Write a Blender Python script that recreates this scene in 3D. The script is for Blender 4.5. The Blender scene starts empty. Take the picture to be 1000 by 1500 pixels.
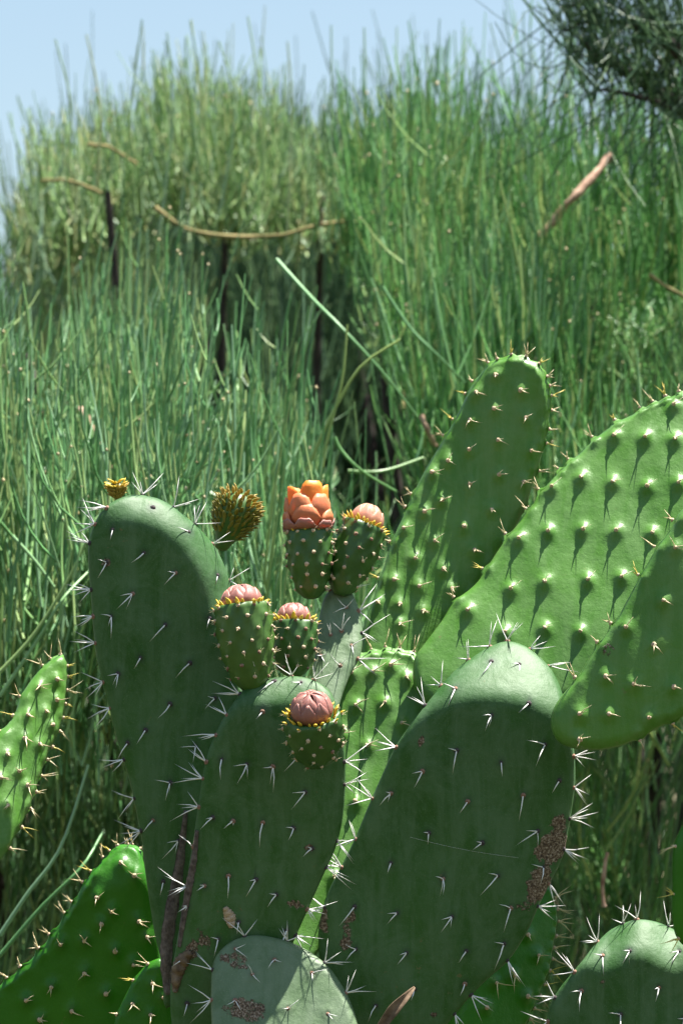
import bpy, math, random
import numpy as np
from mathutils import Vector, Matrix

random.seed(7)
rng = np.random.default_rng(7)
scene = bpy.context.scene
col = scene.collection

# ------------------------------------------------------------------ camera
PITCH = math.radians(6.0)
FOCAL = 135.0
CAM = np.array([0.0, 0.0, 1.45])
cd = bpy.data.cameras.new('camera')
cd.sensor_fit = 'VERTICAL'
cd.sensor_height = 36.0
cd.sensor_width = 24.0
cd.lens = FOCAL
cd.clip_start = 0.05
cd.clip_end = 2000.0
cd.dof.use_dof = True
cd.dof.focus_distance = 3.60
cd.dof.aperture_fstop = 11.0
cam = bpy.data.objects.new('camera', cd)
cam.location = CAM
cam.rotation_euler = (math.radians(90) + PITCH, 0, 0)
col.objects.link(cam)
scene.camera = cam

# ------------------------------------------------------------------ light
SUN = np.array([0.29, 0.05, 0.93]); SUN /= np.linalg.norm(SUN)
elev = math.asin(SUN[2]); azim = math.atan2(SUN[0], SUN[1])
world = bpy.data.worlds.new('World'); scene.world = world
world.use_nodes = True
wn = world.node_tree
sky = wn.nodes.new('ShaderNodeTexSky')
sky.sky_type = 'NISHITA'; sky.sun_disc = False
sky.sun_elevation = elev; sky.sun_rotation = azim
sky.altitude = 0; sky.air_density = 1.5; sky.dust_density = 1.0; sky.ozone_density = 1.0
wn.links.new(sky.outputs[0], wn.nodes['Background'].inputs[0])
wn.nodes['Background'].inputs[1].default_value = 0.050
sl = bpy.data.lights.new('sun', 'SUN')
sl.energy = 5.0; sl.angle = math.radians(0.53); sl.color = (1.0, 0.955, 0.88)
so = bpy.data.objects.new('sun', sl)
so.rotation_euler = Vector(SUN).to_track_quat('Z', 'Y').to_euler()
so.location = (1.5, 0, 8)
col.objects.link(so)

scene.view_settings.view_transform = 'Standard'
scene.view_settings.look = 'None'
scene.view_settings.gamma = 1.0
scene.view_settings.exposure = 1.72
scene.render.engine = 'CYCLES'
scene.cycles.use_denoising = True
scene.cycles.max_bounces = 6
scene.cycles.diffuse_bounces = 3

# ------------------------------------------------------------------ helpers
RIGHT = np.array([1.0, 0, 0])
FWD = np.array([0, math.cos(PITCH), math.sin(PITCH)])
UP = np.array([0, -math.sin(PITCH), math.cos(PITCH)])
K = 36.0 / FOCAL / 1500.0            # metres per photo unit per metre of distance
MM = K * 3.6                         # metres per photo unit at the cactus

def at(px, py, d):
    """world point seen at photo position (px, py), d metres in front of the camera plane"""
    px = np.asarray(px, float)[..., None]; py = np.asarray(py, float)[..., None]; d = np.asarray(d, float)[..., None]
    return CAM + FWD * d + RIGHT * (px - 500) * K * d + UP * (750 - py) * K * d

def py_of_height(z, d):
    return 750 - (z - CAM[2] - math.sin(PITCH) * d) / (math.cos(PITCH) * K * d)

def norm(v):
    v = np.asarray(v, float)
    return v / (np.linalg.norm(v, axis=-1, keepdims=True) + 1e-12)

ORIGIN = {}
def place(o, parent, world_loc):
    world_loc = np.asarray(world_loc, float)
    if parent is not None:
        o.parent = parent
        o.location = world_loc - ORIGIN[parent.name]
    else:
        o.location = world_loc
    ORIGIN[o.name] = world_loc
    col.objects.link(o)
    return o

def empty(name, loc, label, category, group=None):
    o = bpy.data.objects.new(name, None)
    o.empty_display_size = 0.1
    o['label'] = label; o['category'] = category
    if group: o['group'] = group
    return place(o, None, loc)

def mesh_np(name, verts, faces, smooth=True):
    """verts (N,3), faces (M,3) or (M,4)"""
    me = bpy.data.meshes.new(name)
    verts = np.asarray(verts, np.float32); faces = np.asarray(faces, np.int32)
    k = faces.shape[1]
    me.vertices.add(len(verts)); me.vertices.foreach_set('co', verts.ravel())
    me.loops.add(faces.size); me.loops.foreach_set('vertex_index', faces.ravel())
    me.polygons.add(len(faces))
    me.polygons.foreach_set('loop_start', np.arange(0, faces.size, k, dtype=np.int32))
    me.polygons.foreach_set('loop_total', np.full(len(faces), k, np.int32))
    me.update(calc_edges=True)
    me.polygons.foreach_set('use_smooth', np.full(len(faces), smooth, bool))
    return me

# ------------------------------------------------------------------ materials
def mat(name, rough=0.5, spec=0.4):
    m = bpy.data.materials.new(name); m.use_nodes = True
    nt = m.node_tree; b = nt.nodes['Principled BSDF']
    b.inputs['Roughness'].default_value = rough
    b.inputs['Specular IOR Level'].default_value = spec
    return m, nt, b

def ramp(nt, fac, stops):
    r = nt.nodes.new('ShaderNodeValToRGB')
    e = r.color_ramp.elements
    while len(e) < len(stops): e.new(0.5)
    for i, (p, c) in enumerate(stops):
        e[i].position = p; e[i].color = (*c, 1)
    nt.links.new(fac, r.inputs[0])
    return r.outputs[0]

def noise(nt, scale, detail=4, rough=0.55, coord=None, dist=0.0):
    n = nt.nodes.new('ShaderNodeTexNoise')
    n.inputs['Scale'].default_value = scale; n.inputs['Detail'].default_value = detail
    n.inputs['Roughness'].default_value = rough; n.inputs['Distortion'].default_value = dist
    if coord is not None: nt.links.new(coord, n.inputs['Vector'])
    return n.outputs['Fac']

def mix(nt, fac, a, b, mode='MIX'):
    m = nt.nodes.new('ShaderNodeMix'); m.data_type = 'RGBA'; m.blend_type = mode
    if isinstance(fac, (int, float)): m.inputs[0].default_value = fac
    else: nt.links.new(fac, m.inputs[0])
    for s, v in ((6, a), (7, b)):
        if isinstance(v, tuple): m.inputs[s].default_value = (*v, 1)
        else: nt.links.new(v, m.inputs[s])
    return m.outputs[2]

def math_node(nt, op, a, b=None, clamp=False):
    m = nt.nodes.new('ShaderNodeMath'); m.operation = op; m.use_clamp = clamp
    for i, v in enumerate((a, b)):
        if v is None: continue
        if isinstance(v, (int, float)): m.inputs[i].default_value = v
        else: nt.links.new(v, m.inputs[i])
    return m.outputs[0]

def bump(nt, b, h, strength, dist):
    n = nt.nodes.new('ShaderNodeBump'); n.inputs['Strength'].default_value = strength
    n.inputs['Distance'].default_value = dist
    nt.links.new(h, n.inputs['Height']); nt.links.new(n.outputs[0], b.inputs['Normal'])

def attr(nt, name):
    a = nt.nodes.new('ShaderNodeAttribute'); a.attribute_name = name
    return a.outputs['Fac']

def pad_material(name, dark, light, bloom, bloom_amount, rough, ring, speck=0.4):
    m, nt, b = mat(name, rough, 0.32)
    tc = nt.nodes.new('ShaderNodeTexCoord').outputs['Object']
    n1 = noise(nt, 9, 5, 0.6, tc)
    base = ramp(nt, n1, [(0.36, dark), (0.62, light)])
    nb = noise(nt, 28, 6, 0.7, tc, 1.2)
    base = mix(nt, math_node(nt, 'MULTIPLY', ramp(nt, nb, [(0.42, (0, 0, 0)), (0.60, (1, 1, 1))]), bloom_amount * 0.75), base, bloom)
    # waxy bloom, streaked and patchy
    mp = nt.nodes.new('ShaderNodeMapping'); mp.inputs['Scale'].default_value = (60, 60, 7)
    nt.links.new(tc, mp.inputs[0])
    n2 = noise(nt, 1.0, 6, 0.65, mp.outputs[0], 0.6)
    bl = math_node(nt, 'MULTIPLY', ramp(nt, n2, [(0.42, (0, 0, 0)), (0.66, (1, 1, 1))]), bloom_amount)
    base = mix(nt, bl, base, bloom)
    # fine specks
    n3 = noise(nt, 900, 2, 0.5, tc)
    sp = ramp(nt, n3, [(0.62, (0, 0, 0)), (0.70, (1, 1, 1))])
    base = mix(nt, math_node(nt, 'MULTIPLY', sp, speck), base, (bloom[0] * 1.3, bloom[1] * 1.3, bloom[2] * 1.2))
    # small corky flecks
    n5 = noise(nt, 120, 3, 0.6, tc)
    n6 = noise(nt, 14, 2, 0.5, tc)
    fl = math_node(nt, 'MULTIPLY', ramp(nt, n5, [(0.68, (0, 0, 0)), (0.73, (1, 1, 1))]), ramp(nt, n6, [(0.5, (0, 0, 0)), (0.62, (1, 1, 1))]))
    base = mix(nt, math_node(nt, 'MULTIPLY', fl, 0.55), base, (0.16, 0.12, 0.05))
    base = mix(nt, math_node(nt, 'MULTIPLY', attr(nt, 'ring'), 0.75), base, ring)
    # cork scars
    sc = attr(nt, 'scar')
    n4 = noise(nt, 95, 8, 0.75, tc)
    scf = math_node(nt, 'ADD', sc, math_node(nt, 'MULTIPLY', math_node(nt, 'SUBTRACT', n4, 0.5), 2.6))
    scm = math_node(nt, 'MULTIPLY', ramp(nt, scf, [(0.42, (0, 0, 0)), (0.55, (1, 1, 1))]), math_node(nt, 'GREATER_THAN', sc, 0.03))
    cork = ramp(nt, noise(nt, 520, 4, 0.7, tc), [(0.34, (0.022, 0.016, 0.015)), (0.50, (0.135, 0.088, 0.052)), (0.66, (0.40, 0.33, 0.26))])
    base = mix(nt, scm, base, cork)
    nt.links.new(base, b.inputs['Base Color'])
    h = math_node(nt, 'ADD', math_node(nt, 'MULTIPLY', n3, 0.12), math_node(nt, 'MULTIPLY', math_node(nt, 'MULTIPLY', n4, scm), 2.2))
    h = math_node(nt, 'ADD', h, math_node(nt, 'MULTIPLY', n2, 0.5))
    h = math_node(nt, 'ADD', h, math_node(nt, 'MULTIPLY', noise(nt, 75, 5, 0.65, tc), 1.1))
    bump(nt, b, h, 0.6, 0.0013)
    r = math_node(nt, 'ADD', math_node(nt, 'MULTIPLY', scm, 0.3), rough)
    nt.links.new(r, b.inputs['Roughness'])
    return m

M = {}
M['old'] = pad_material('waxy_grey_green_skin', (0.0170, 0.0760, 0.0080), (0.0280, 0.1000, 0.0150), (0.0780, 0.1500, 0.0680), 0.62, 0.56, (0.020, 0.028, 0.028), 0.5)
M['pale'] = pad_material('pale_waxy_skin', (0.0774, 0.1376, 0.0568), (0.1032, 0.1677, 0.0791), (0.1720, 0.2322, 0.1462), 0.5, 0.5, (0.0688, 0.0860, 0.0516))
M['young'] = pad_material('bright_green_skin', (0.0473, 0.1505, 0.0129), (0.0705, 0.1935, 0.0206), (0.1204, 0.2322, 0.0688), 0.50, 0.42, (0.1462, 0.2580, 0.0602), 0.15)
M['young_shaded'] = pad_material('shaded_green_skin', (0.0180, 0.1250, 0.0020), (0.0280, 0.1550, 0.0035), (0.055, 0.185, 0.016), 0.12, 0.42, (0.03, 0.06, 0.012), 0.10)  # shaded copy of the young skin, shade put into the colour

def simple(name, c1, c2, scale, rough=0.6, spec=0.3, bstr=0.0, bd=0.001, sss=0.0):
    m, nt, b = mat(name, rough, spec)
    tc = nt.nodes.new('ShaderNodeTexCoord').outputs['Object']
    n = noise(nt, scale, 4, 0.6, tc)
    nt.links.new(ramp(nt, n, [(0.3, c1), (0.7, c2)]), b.inputs['Base Color'])
    if bstr: bump(nt, b, n, bstr, bd)
    if sss:
        b.inputs['Subsurface Weight'].default_value = sss
        b.inputs['Subsurface Radius'].default_value = (1.0, 0.5, 0.25)
        b.inputs['Subsurface Scale'].default_value = 0.004
    return m
M['spine'] = simple('white_spine', (0.70, 0.68, 0.64), (0.86, 0.85, 0.82), 60, 0.4, 0.5)
M['spine_y'] = simple('straw_spine', (0.5160, 0.3956, 0.1720), (0.6708, 0.5848, 0.3870), 90, 0.4, 0.5)
M['hook'] = simple('yellow_leaf_hook', (0.55, 0.42, 0.06), (0.62, 0.55, 0.16), 120, 0.5, 0.4)
M['felt_dark'] = simple('dark_areole_felt', (0.035, 0.028, 0.030), (0.10, 0.085, 0.085), 700, 0.95, 0.1, 0.8)
M['felt_brown'] = simple('brown_areole_felt', (0.14, 0.06, 0.04), (0.36, 0.24, 0.18), 700, 0.95, 0.1, 0.8)
M['felt_tan'] = simple('tan_areole_felt', (0.40, 0.27, 0.16), (0.62, 0.50, 0.38), 700, 0.95, 0.1, 0.8)
M['fruit'] = simple('fruit_skin', (0.0224, 0.0731, 0.0086), (0.0387, 0.1075, 0.0155), 60, 0.42, 0.45, 0.1)
M['fruit_lit'] = simple('sunlit_fruit_skin', (0.0361, 0.0946, 0.0103), (0.0602, 0.1333, 0.0189), 60, 0.42, 0.45, 0.1)  # lit copy of the fruit skin, sunlight put into the colour
M['scale'] = simple('yellow_scale', (0.55, 0.36, 0.02), (0.70, 0.52, 0.06), 150, 0.45, 0.4)
M['scale_green'] = simple('olive_scale', (0.10, 0.11, 0.010), (0.24, 0.19, 0.02), 150, 0.5, 0.4)
M['scale_tip'] = simple('ochre_scale', (0.22, 0.13, 0.02), (0.46, 0.33, 0.05), 150, 0.5, 0.4)
M['cork'] = simple('dried_skin', (0.055, 0.042, 0.036), (0.20, 0.16, 0.14), 160, 0.9, 0.1, 0.8, 0.002)
M['deadleaf'] = simple('dead_leaf', (0.08, 0.05, 0.03), (0.22, 0.155, 0.10), 120, 0.8, 0.2, 0.5, 0.001)
M['silk'] = simple('spider_silk', (0.6, 0.6, 0.6), (0.75, 0.75, 0.75), 50, 0.3, 0.6)

def petal_material(name, tip, mid, base, streak):
    m, nt, b = mat(name, 0.5, 0.35)
    v = attr(nt, 'along')
    tc = nt.nodes.new('ShaderNodeTexCoord').outputs['Object']
    f = math_node(nt, 'ADD', v, math_node(nt, 'MULTIPLY', math_node(nt, 'SUBTRACT', noise(nt, 160, 3, 0.6, tc), 0.5), 0.5))
    c = ramp(nt, f, [(0.05, base), (0.35, mid), (0.95, tip)])
    rnd = nt.nodes.new('ShaderNodeObjectInfo').outputs['Random']
    c = mix(nt, math_node(nt, 'MULTIPLY', rnd, 0.45), c, streak)
    nt.links.new(c, b.inputs['Base Color'])
    b.inputs['Subsurface Weight'].default_value = 0.25
    b.inputs['Subsurface Radius'].default_value = (1.0, 0.35, 0.2)
    b.inputs['Subsurface Scale'].default_value = 0.004
    bump(nt, b, noise(nt, 300, 3, 0.6, tc), 0.25, 0.001)
    return m
M['petal'] = petal_material('orange_petal', (0.6192, 0.2064, 0.0731), (0.5332, 0.1376, 0.0516), (0.1720, 0.0602, 0.0172), (0.5160, 0.1204, 0.0774))
M['petal_in'] = petal_material('bright_orange_petal', (0.7568, 0.2236, 0.0258), (0.7052, 0.1892, 0.0258), (0.3440, 0.1032, 0.0172), (0.7310, 0.2580, 0.0516))
M['budpink'] = petal_material('dusky_pink_bud_petal', (0.3612, 0.1806, 0.1462), (0.2580, 0.1032, 0.0774), (0.2924, 0.1462, 0.0258), (0.3096, 0.1032, 0.1032))
M['budpeach'] = petal_material('peach_bud_petal', (0.4988, 0.2580, 0.1720), (0.4128, 0.1806, 0.0946), (0.4128, 0.2322, 0.0258), (0.4472, 0.1720, 0.1462))

def stem_material(name, cols, tipc):
    m, nt, b = mat(name, 0.38, 0.42)
    g = nt.nodes.new('ShaderNodeNewGeometry')
    r = math_node(nt, 'FRACT', math_node(nt, 'ADD', g.outputs['Random Per Island'], nt.nodes.new('ShaderNodeObjectInfo').outputs['Random']))
    n = len(cols)
    c = ramp(nt, r, [((i + 0.5) / n, k) for i, k in enumerate(cols)])
    tc = nt.nodes.new('ShaderNodeTexCoord').outputs['Object']
    nz = noise(nt, 30, 3, 0.6, tc)
    c = mix(nt, math_node(nt, 'MULTIPLY', nz, 0.35), c, tipc)
    nt.links.new(c, b.inputs['Base Color'])
    return m
M['stem_blue'] = stem_material('blue_green_stems', [(0.050, 0.175, 0.045), (0.095, 0.270, 0.070), (0.21, 0.36, 0.21), (0.19, 0.37, 0.11), (0.28, 0.37, 0.12)], (0.24, 0.39, 0.21))
M['stem_yellow'] = stem_material('yellow_green_stems', [(0.120, 0.250, 0.060), (0.190, 0.340, 0.090), (0.28, 0.41, 0.14), (0.24, 0.39, 0.25), (0.38, 0.40, 0.16)], (0.34, 0.45, 0.24))
M['stem_green'] = stem_material('mid_green_stems', [(0.038, 0.155, 0.028), (0.080, 0.255, 0.045), (0.150, 0.340, 0.080), (0.170, 0.350, 0.170), (0.28, 0.36, 0.10)], (0.21, 0.39, 0.15))
M['stem_shade'] = stem_material('shade_dark_stems', [(0.026, 0.073, 0.034), (0.043, 0.103, 0.043), (0.07, 0.146, 0.056), (0.13, 0.215, 0.086)], (0.086, 0.146, 0.07))  # stem green darkened, the shade of gap and limb is in the colour
M['bark'] = simple('pinkish_bark', (0.16, 0.08, 0.05), (0.62, 0.42, 0.31), 45, 0.8, 0.2, 0.6, 0.003)
M['bark_olive'] = simple('olive_bark', (0.10, 0.10, 0.03), (0.36, 0.29, 0.13), 55, 0.8, 0.2, 0.6, 0.003)
M['bark_dark'] = simple('dark_bark', (0.030, 0.024, 0.022), (0.075, 0.060, 0.055), 40, 0.85, 0.2, 0.6, 0.003)
M['node'] = simple('tan_joint_glint', (0.34, 0.27, 0.12), (0.58, 0.48, 0.30), 30, 0.35, 0.5)  # tan colour for bright glints at stem joints and cut ends

# ------------------------------------------------------------------ ground
def soil():
    m, nt, b = mat('darkened_ground', 0.95, 0.1)
    tc = nt.nodes.new('ShaderNodeTexCoord').outputs['Object']
    c = ramp(nt, noise(nt, 3, 8, 0.7, tc), [(0.3, (0.030, 0.034, 0.016)), (0.7, (0.075, 0.070, 0.036))])  # unseen ground coloured dark to cut the reddish bounce light
    nt.links.new(c, b.inputs['Base Color']); bump(nt, b, noise(nt, 40, 6, 0.7, tc), 0.6, 0.02)
    return m
n = 81
gx, gy = np.meshgrid(np.linspace(-1, 1, n), np.linspace(-1, 1, n))
wx = np.sign(gx) * np.abs(gx) ** 3 * 900; wy = np.sign(gy) * np.abs(gy) ** 3 * 900
wz = 0.03 * np.sin(wx * 1.7) * np.cos(wy * 1.3) - 0.03
gv = np.stack([wx, wy, wz], -1).reshape(-1, 3)
idx = np.arange(n * n).reshape(n, n)
gf = np.stack([idx[:-1, :-1], idx[:-1, 1:], idx[1:, 1:], idx[1:, :-1]], -1).reshape(-1, 4)
me = mesh_np('ground', gv, gf); me.materials.append(soil())
g = bpy.data.objects.new('ground', me); g['kind'] = 'structure'; g['label'] = 'unseen ground under the plants, darkened to cut bounce light'
place(g, None, (0, 0, 0))

# ------------------------------------------------------------------ broom shrubs (background)
def tubes(points, radii, sides=3):
    """points (N,S,3), radii (N,S) -> verts, quads"""
    N, S, _ = points.shape
    d = norm(np.gradient(points, axis=1))
    ref = norm(np.stack([rng.normal(size=N), rng.normal(size=N), 0.1 * rng.normal(size=N)], -1))[:, None, :]
    a = norm(np.cross(d, np.broadcast_to(ref, d.shape))); b = np.cross(d, a)
    th = np.arange(sides) * 2 * math.pi / sides
    ring = (a[:, :, None, :] * np.cos(th)[None, None, :, None] + b[:, :, None, :] * np.sin(th)[None, None, :, None])
    v = points[:, :, None, :] + ring * radii[:, :, None, None]
    v = v.reshape(-1, 3)
    base = (np.arange(N) * S * sides)[:, None, None]
    s = (np.arange(S - 1) * sides)[None, :, None]
    k = np.arange(sides)[None, None, :]; k2 = (np.arange(sides) + 1) % sides
    k2 = k2[None, None, :]
    f = np.stack([base + s + k, base + s + k2, base + s + sides + k2, base + s + sides + k], -1).reshape(-1, 4)
    return v, f

def grow(base, d0, d1, length, segs=6, wob=0.005):
    N = len(base)
    t = np.linspace(0, 1, segs)[None, :, None]
    dirs = norm(d0[:, None, :] * (1 - t) ** 1.5 + d1[:, None, :] * (1 - (1 - t) ** 1.5))
    step = dirs * (length / (segs - 1))[:, None, None]
    p = base[:, None, :] + np.concatenate([np.zeros((N, 1, 3)), np.cumsum(step[:, :-1], axis=1)], axis=1)
    ph = rng.uniform(0, 6.28, (N, 1, 1)); ax = norm(rng.normal(size=(N, 1, 3)))
    p = p + ax * np.sin(ph + t * 4.0) * wob * length[:, None, None] * t
    return p

def up_dirs(n, spread, lean=(0, 0)):
    return norm(np.stack([rng.normal(lean[0], spread, n), rng.normal(lean[1], spread, n), np.ones(n)], -1))

def bed(n_tuft, xr, top, bottom, df, db, thick, lrange, spread=0.32, per=(12, 24), lean=(0, 0), rad=(0.0014, 0.0026),
        holes=(), twigs=2, power=1.0, fan=0.30, run=600.0, floor=None, clump=0.0, under=0.45):
    """tufts of rush-like stems; returns list of (points, radii) groups"""
    tx = np.array([p[0] for p in top], float); ty = np.array([p[1] for p in top], float)
    px = rng.uniform(xr[0], xr[1], n_tuft)
    u = rng.uniform(0, 1, n_tuft) ** power
    t0 = np.interp(px, tx, ty)
    tip = t0 + (bottom - t0) * u
    d = db + (df - db) * np.clip((tip - t0) / run, 0, 1) + under * np.clip((tip - t0 - run) / 450.0, 0, 1) + rng.uniform(0, thick, n_tuft)
    keep = np.ones(n_tuft, bool)
    for (hx, hy, rx, ry) in holes:
        keep &= ((px - hx) / rx) ** 2 + ((tip - hy) / ry) ** 2 > 1
    if clump:
        o = rng.uniform(0, 6.28, 6)
        wx_ = px / 70.0 + 0.8 * np.sin(tip / 90.0 + o[0]); wy_ = tip / 85.0 + 0.8 * np.sin(px / 110.0 + o[1])
        f = np.sin(wx_ + o[2]) * np.sin(wy_ + o[3]) + 0.6 * np.sin(wx_ * 0.43 + wy_ * 0.6 + o[4])
        keep &= f > -0.45 + 0.4 * rng.normal(size=n_tuft)
        d = d - clump * f
    px, tip, d = px[keep], tip[keep], d[keep]
    L = rng.uniform(lrange[0], lrange[1], len(px))
    if floor is not None:
        fy = np.interp(px, [p[0] for p in floor], [p[1] for p in floor])
        L = np.maximum(np.minimum(L, (fy - tip) * K * d), 0.06)
        ok = tip < fy - 85
        px, tip, d, L = px[ok], tip[ok], d[ok], L[ok]
    base = at(px, tip, d) - np.array([0, 0, 1.0]) * (L * 0.92)[:, None]
    base[:, 2] = np.maximum(base[:, 2], 0.02)
    cnt = rng.integers(per[0], per[1], len(px))
    rep = np.repeat(np.arange(len(px)), cnt)
    n = len(rep)
    tl = up_dirs(len(px), 0.10, lean)[rep]
    d0 = norm(tl + np.stack([rng.normal(0, fan, n), rng.normal(0, fan, n), np.zeros(n)], -1))
    d1 = norm(tl + np.stack([rng.normal(0, spread * 0.35, n), rng.normal(0, spread * 0.35, n), np.zeros(n)], -1))
    ln = L[rep] * rng.uniform(0.45, 1.15, n)
    b0 = base[rep] + rng.normal(0, 0.022, (n, 3))
    P = grow(b0, d0, d1, ln)
    r = rng.uniform(rad[0], rad[1], n)
    tap = np.linspace(1.0, 0.45, P.shape[1])[None, :]
    out = [(P, r[:, None] * tap)]
    if twigs:
        par = rng.integers(0, n, n * twigs // 2)
        k = rng.integers(1, P.shape[1] - 1, len(par))
        pb = P[par, k]
        pd = norm(P[par, k + 1] - P[par, k])
        td = norm(pd + rng.normal(0, 0.30, pd.shape))
        t1 = norm(td + np.array([0, 0, 0.7]))
        tl2 = ln[par] * rng.uniform(0.18, 0.42, len(par))
        Q = grow(pb, td, t1, tl2, segs=4)
        out.append((Q, (r[par] * 0.75)[:, None] * np.linspace(1, 0.5, 4)[None, :]))
    return out

def nodes_of(groups, frac, size):
    P = groups[0][0]
    flat = P[:, 1:].reshape(-1, 3)
    sel = flat[rng.uniform(0, 1, len(flat)) < frac]
    o = np.array([[1, 0, 0], [-1, 0, 0], [0, 1, 0], [0, -1, 0], [0, 0, 1.3], [0, 0, -1.3]], float)
    fo = np.array([[0, 2, 4], [2, 1, 4], [1, 3, 4], [3, 0, 4], [2, 0, 5], [1, 2, 5], [3, 1, 5], [0, 3, 5]])
    s = rng.uniform(size[0], size[1], len(sel))
    v = (sel[:, None, :] + o[None] * s[:, None, None]).reshape(-1, 3)
    f = (np.arange(len(sel)) * 6)[:, None, None] + fo[None]
    return v, f.reshape(-1, 3)

def stuff_part(name, parent, groups, material, sides=3):
    vs, fs, off = [], [], 0
    for P, r in groups:
        v, f = tubes(P, r, sides)
        vs.append(v); fs.append(f + off); off += len(v)
    v = np.concatenate(vs) - ORIGIN[parent.name]
    me = mesh_np(name, v, np.concatenate(fs)); me.materials.append(material)
    o = bpy.data.objects.new(name, me); o['kind'] = 'stuff'
    return place(o, parent, ORIGIN[parent.name])

def front_stems(parent, groups, material, count):
    """the stems that stand nearest are parts of their own; the rest stays in the mass"""
    P, r = groups[0]
    tip = P[:, -1] - CAM
    dep = tip @ FWD
    px = 500 + (tip @ RIGHT) / (K * dep); py = 750 - (tip @ UP) / (K * dep)
    ok = np.where((px > 0) & (px < 1000) & (py > 20) & (py < 900))[0]
    sel = ok[np.argsort(dep[ok])][:count * 3]
    sel = rng.permutation(sel)[:count]
    for k in sel:
        v, f = tubes(P[k:k + 1], r[k:k + 1] * 1.05, 5)
        me = mesh_np('stem', v - P[k, 0], f); me.materials.append(material)
        place(bpy.data.objects.new('stem', me), parent, P[k, 0])
    keep = np.ones(len(P), bool); keep[sel] = False
    groups[0] = (P[keep], r[keep])

def node_part(parent, groups, frac, size):  # small blobs standing in for blurred highlights on the stems
    v, f = nodes_of(groups, frac, size)
    me = mesh_np('joint_glints', v - ORIGIN[parent.name], f); me.materials.append(M['node'])
    o = bpy.data.objects.new('joint_glints', me); o['kind'] = 'stuff'
    return place(o, parent, ORIGIN[parent.name])

def smooth_path(pts, n):
    pts = np.asarray(pts, float)
    t = np.linspace(0, len(pts) - 1, n)
    i = np.clip(t.astype(int), 0, len(pts) - 2); f = (t - i)[:, None]
    p0 = pts[np.maximum(i - 1, 0)]; p1 = pts[i]; p2 = pts[i + 1]; p3 = pts[np.minimum(i + 2, len(pts) - 1)]
    return 0.5 * (2 * p1 + (p2 - p0) * f + (2 * p0 - 5 * p1 + 4 * p2 - p3) * f ** 2 + (3 * p1 - p0 - 3 * p2 + p3) * f ** 3)

def branch(name, parent, pts, r0, r1, material, knots=0.12, n=16, sides=8, inset=0.0):
    """woody branch along (px, py, d) points or world points"""
    pts = np.array(pts, float)
    w = at(pts[:, 0], pts[:, 1], pts[:, 2] + inset)
    p = smooth_path(w, n)
    p += rng.normal(0, knots * r0, p.shape)
    r = np.linspace(r0, r1, n) * rng.uniform(1 - knots, 1 + knots * 1.5, n)
    v, f = tubes(p[None], r[None], sides)
    org = w[0]
    caps = np.array([[0, i, i + 1] for i in range(1, sides - 1)])
    me = mesh_np(name, v - org, f); me.materials.append(material)
    o = bpy.data.objects.new(name, me)
    return place(o, parent, org)

GRP = 'rush-stemmed broom shrubs behind the cactus'
def shrub(label, base_px, base_d):
    p = at(base_px, 750, base_d); p[2] = 0
    return empty('broom_shrub', p, label, 'shrub', GRP)

def trunks(sh, spots, material, r=0.022):
    """each trunk rises from the shrub's base to a point (px,py,d)"""
    o = ORIGIN[sh.name]
    for (px, py, d) in spots:
        tip = at(px, py, d)
        mid = o * 0.45 + tip * 0.55 + rng.normal(0, 0.05, 3)
        p = smooth_path(np.array([o + rng.normal(0, 0.03, 3) * [1, 1, 0], mid, tip]), 14)
        v, f = tubes(p[None], np.linspace(r, r * 0.35, 14)[None], 7)
        me = mesh_np('trunk', v - o, f); me.materials.append(material)
        place(bpy.data.objects.new('trunk', me), sh, o)

def long_stems(sh, specs, material, r=0.0026):
    """single stems that stand out: list of pixel paths with a depth"""
    for pts in specs:
        w = at([p[0] for p in pts], [p[1] for p in pts], [p[2] for p in pts])
        p = smooth_path(w, 12)
        v, f = tubes(p[None], np.linspace(r, r * 0.55, 12)[None], 5)
        me = mesh_np('long_stem', v - w[0], f); me.materials.append(material)
        place(bpy.data.objects.new('long_stem', me), sh, w[0])

# A: blue-green shrub, lower front
A = shrub('blue-green broom with dense upright stems, lower and nearer than the others', 180, 5.35)
topA = [(-300, 330), (0, 300), (60, 350), (120, 350), (180, 320), (260, 350), (330, 380), (400, 420), (450, 520), (520, 640)]
ga = bed(290, (-320, 500), topA, 1250, 4.45, 5.15, 0.22, (0.16, 0.36), spread=0.2, fan=0.20, run=260, holes=[(520, 500, 70, 110)], clump=0.10, under=0.6)
ga2 = bed(190, (-320, 460), [(x, y + 60) for x, y in topA], 1650, 4.3, 4.9, 0.3, (0.10, 0.28), fan=0.45, run=220, clump=0.16, under=0.6)
ga3 = bed(210, (-320, 470), [(x, y + 190) for x, y in topA], 760, 4.62, 4.95, 0.5, (0.07, 0.20), fan=1.5, spread=2.6, run=150, twigs=3, rad=(0.0011, 0.0020))  # cross twigs added within the shrub to shade the stems below
front_stems(A, ga, M['stem_blue'], 160)
stuff_part('green_stems', A, ga + ga2 + ga3, M['stem_blue'])
node_part(A, ga + ga2, 0.035, (0.0016, 0.0030))
node_part(A, ga2, 0.06, (0.0014, 0.0030))
node_part(A, ga3, 0.07, (0.0013, 0.0026))
trunks(A, [(100, 700, 5.15), (250, 760, 5.2), (380, 800, 5.2), (-80, 700, 5.2)], M['bark_dark'], 0.012)
branch('branch', A, [(118, 600, 4.75), (140, 640, 4.7), (160, 680, 4.7), (170, 720, 4.75)], 0.0043, 0.0024, M['bark'], 0.3, inset=0.12)
branch('branch', A, [(40, 520, 4.8), (60, 600, 4.75), (55, 700, 4.8)], 0.0036, 0.0024, M['bark_dark'], 0.2, inset=0.12)

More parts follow.
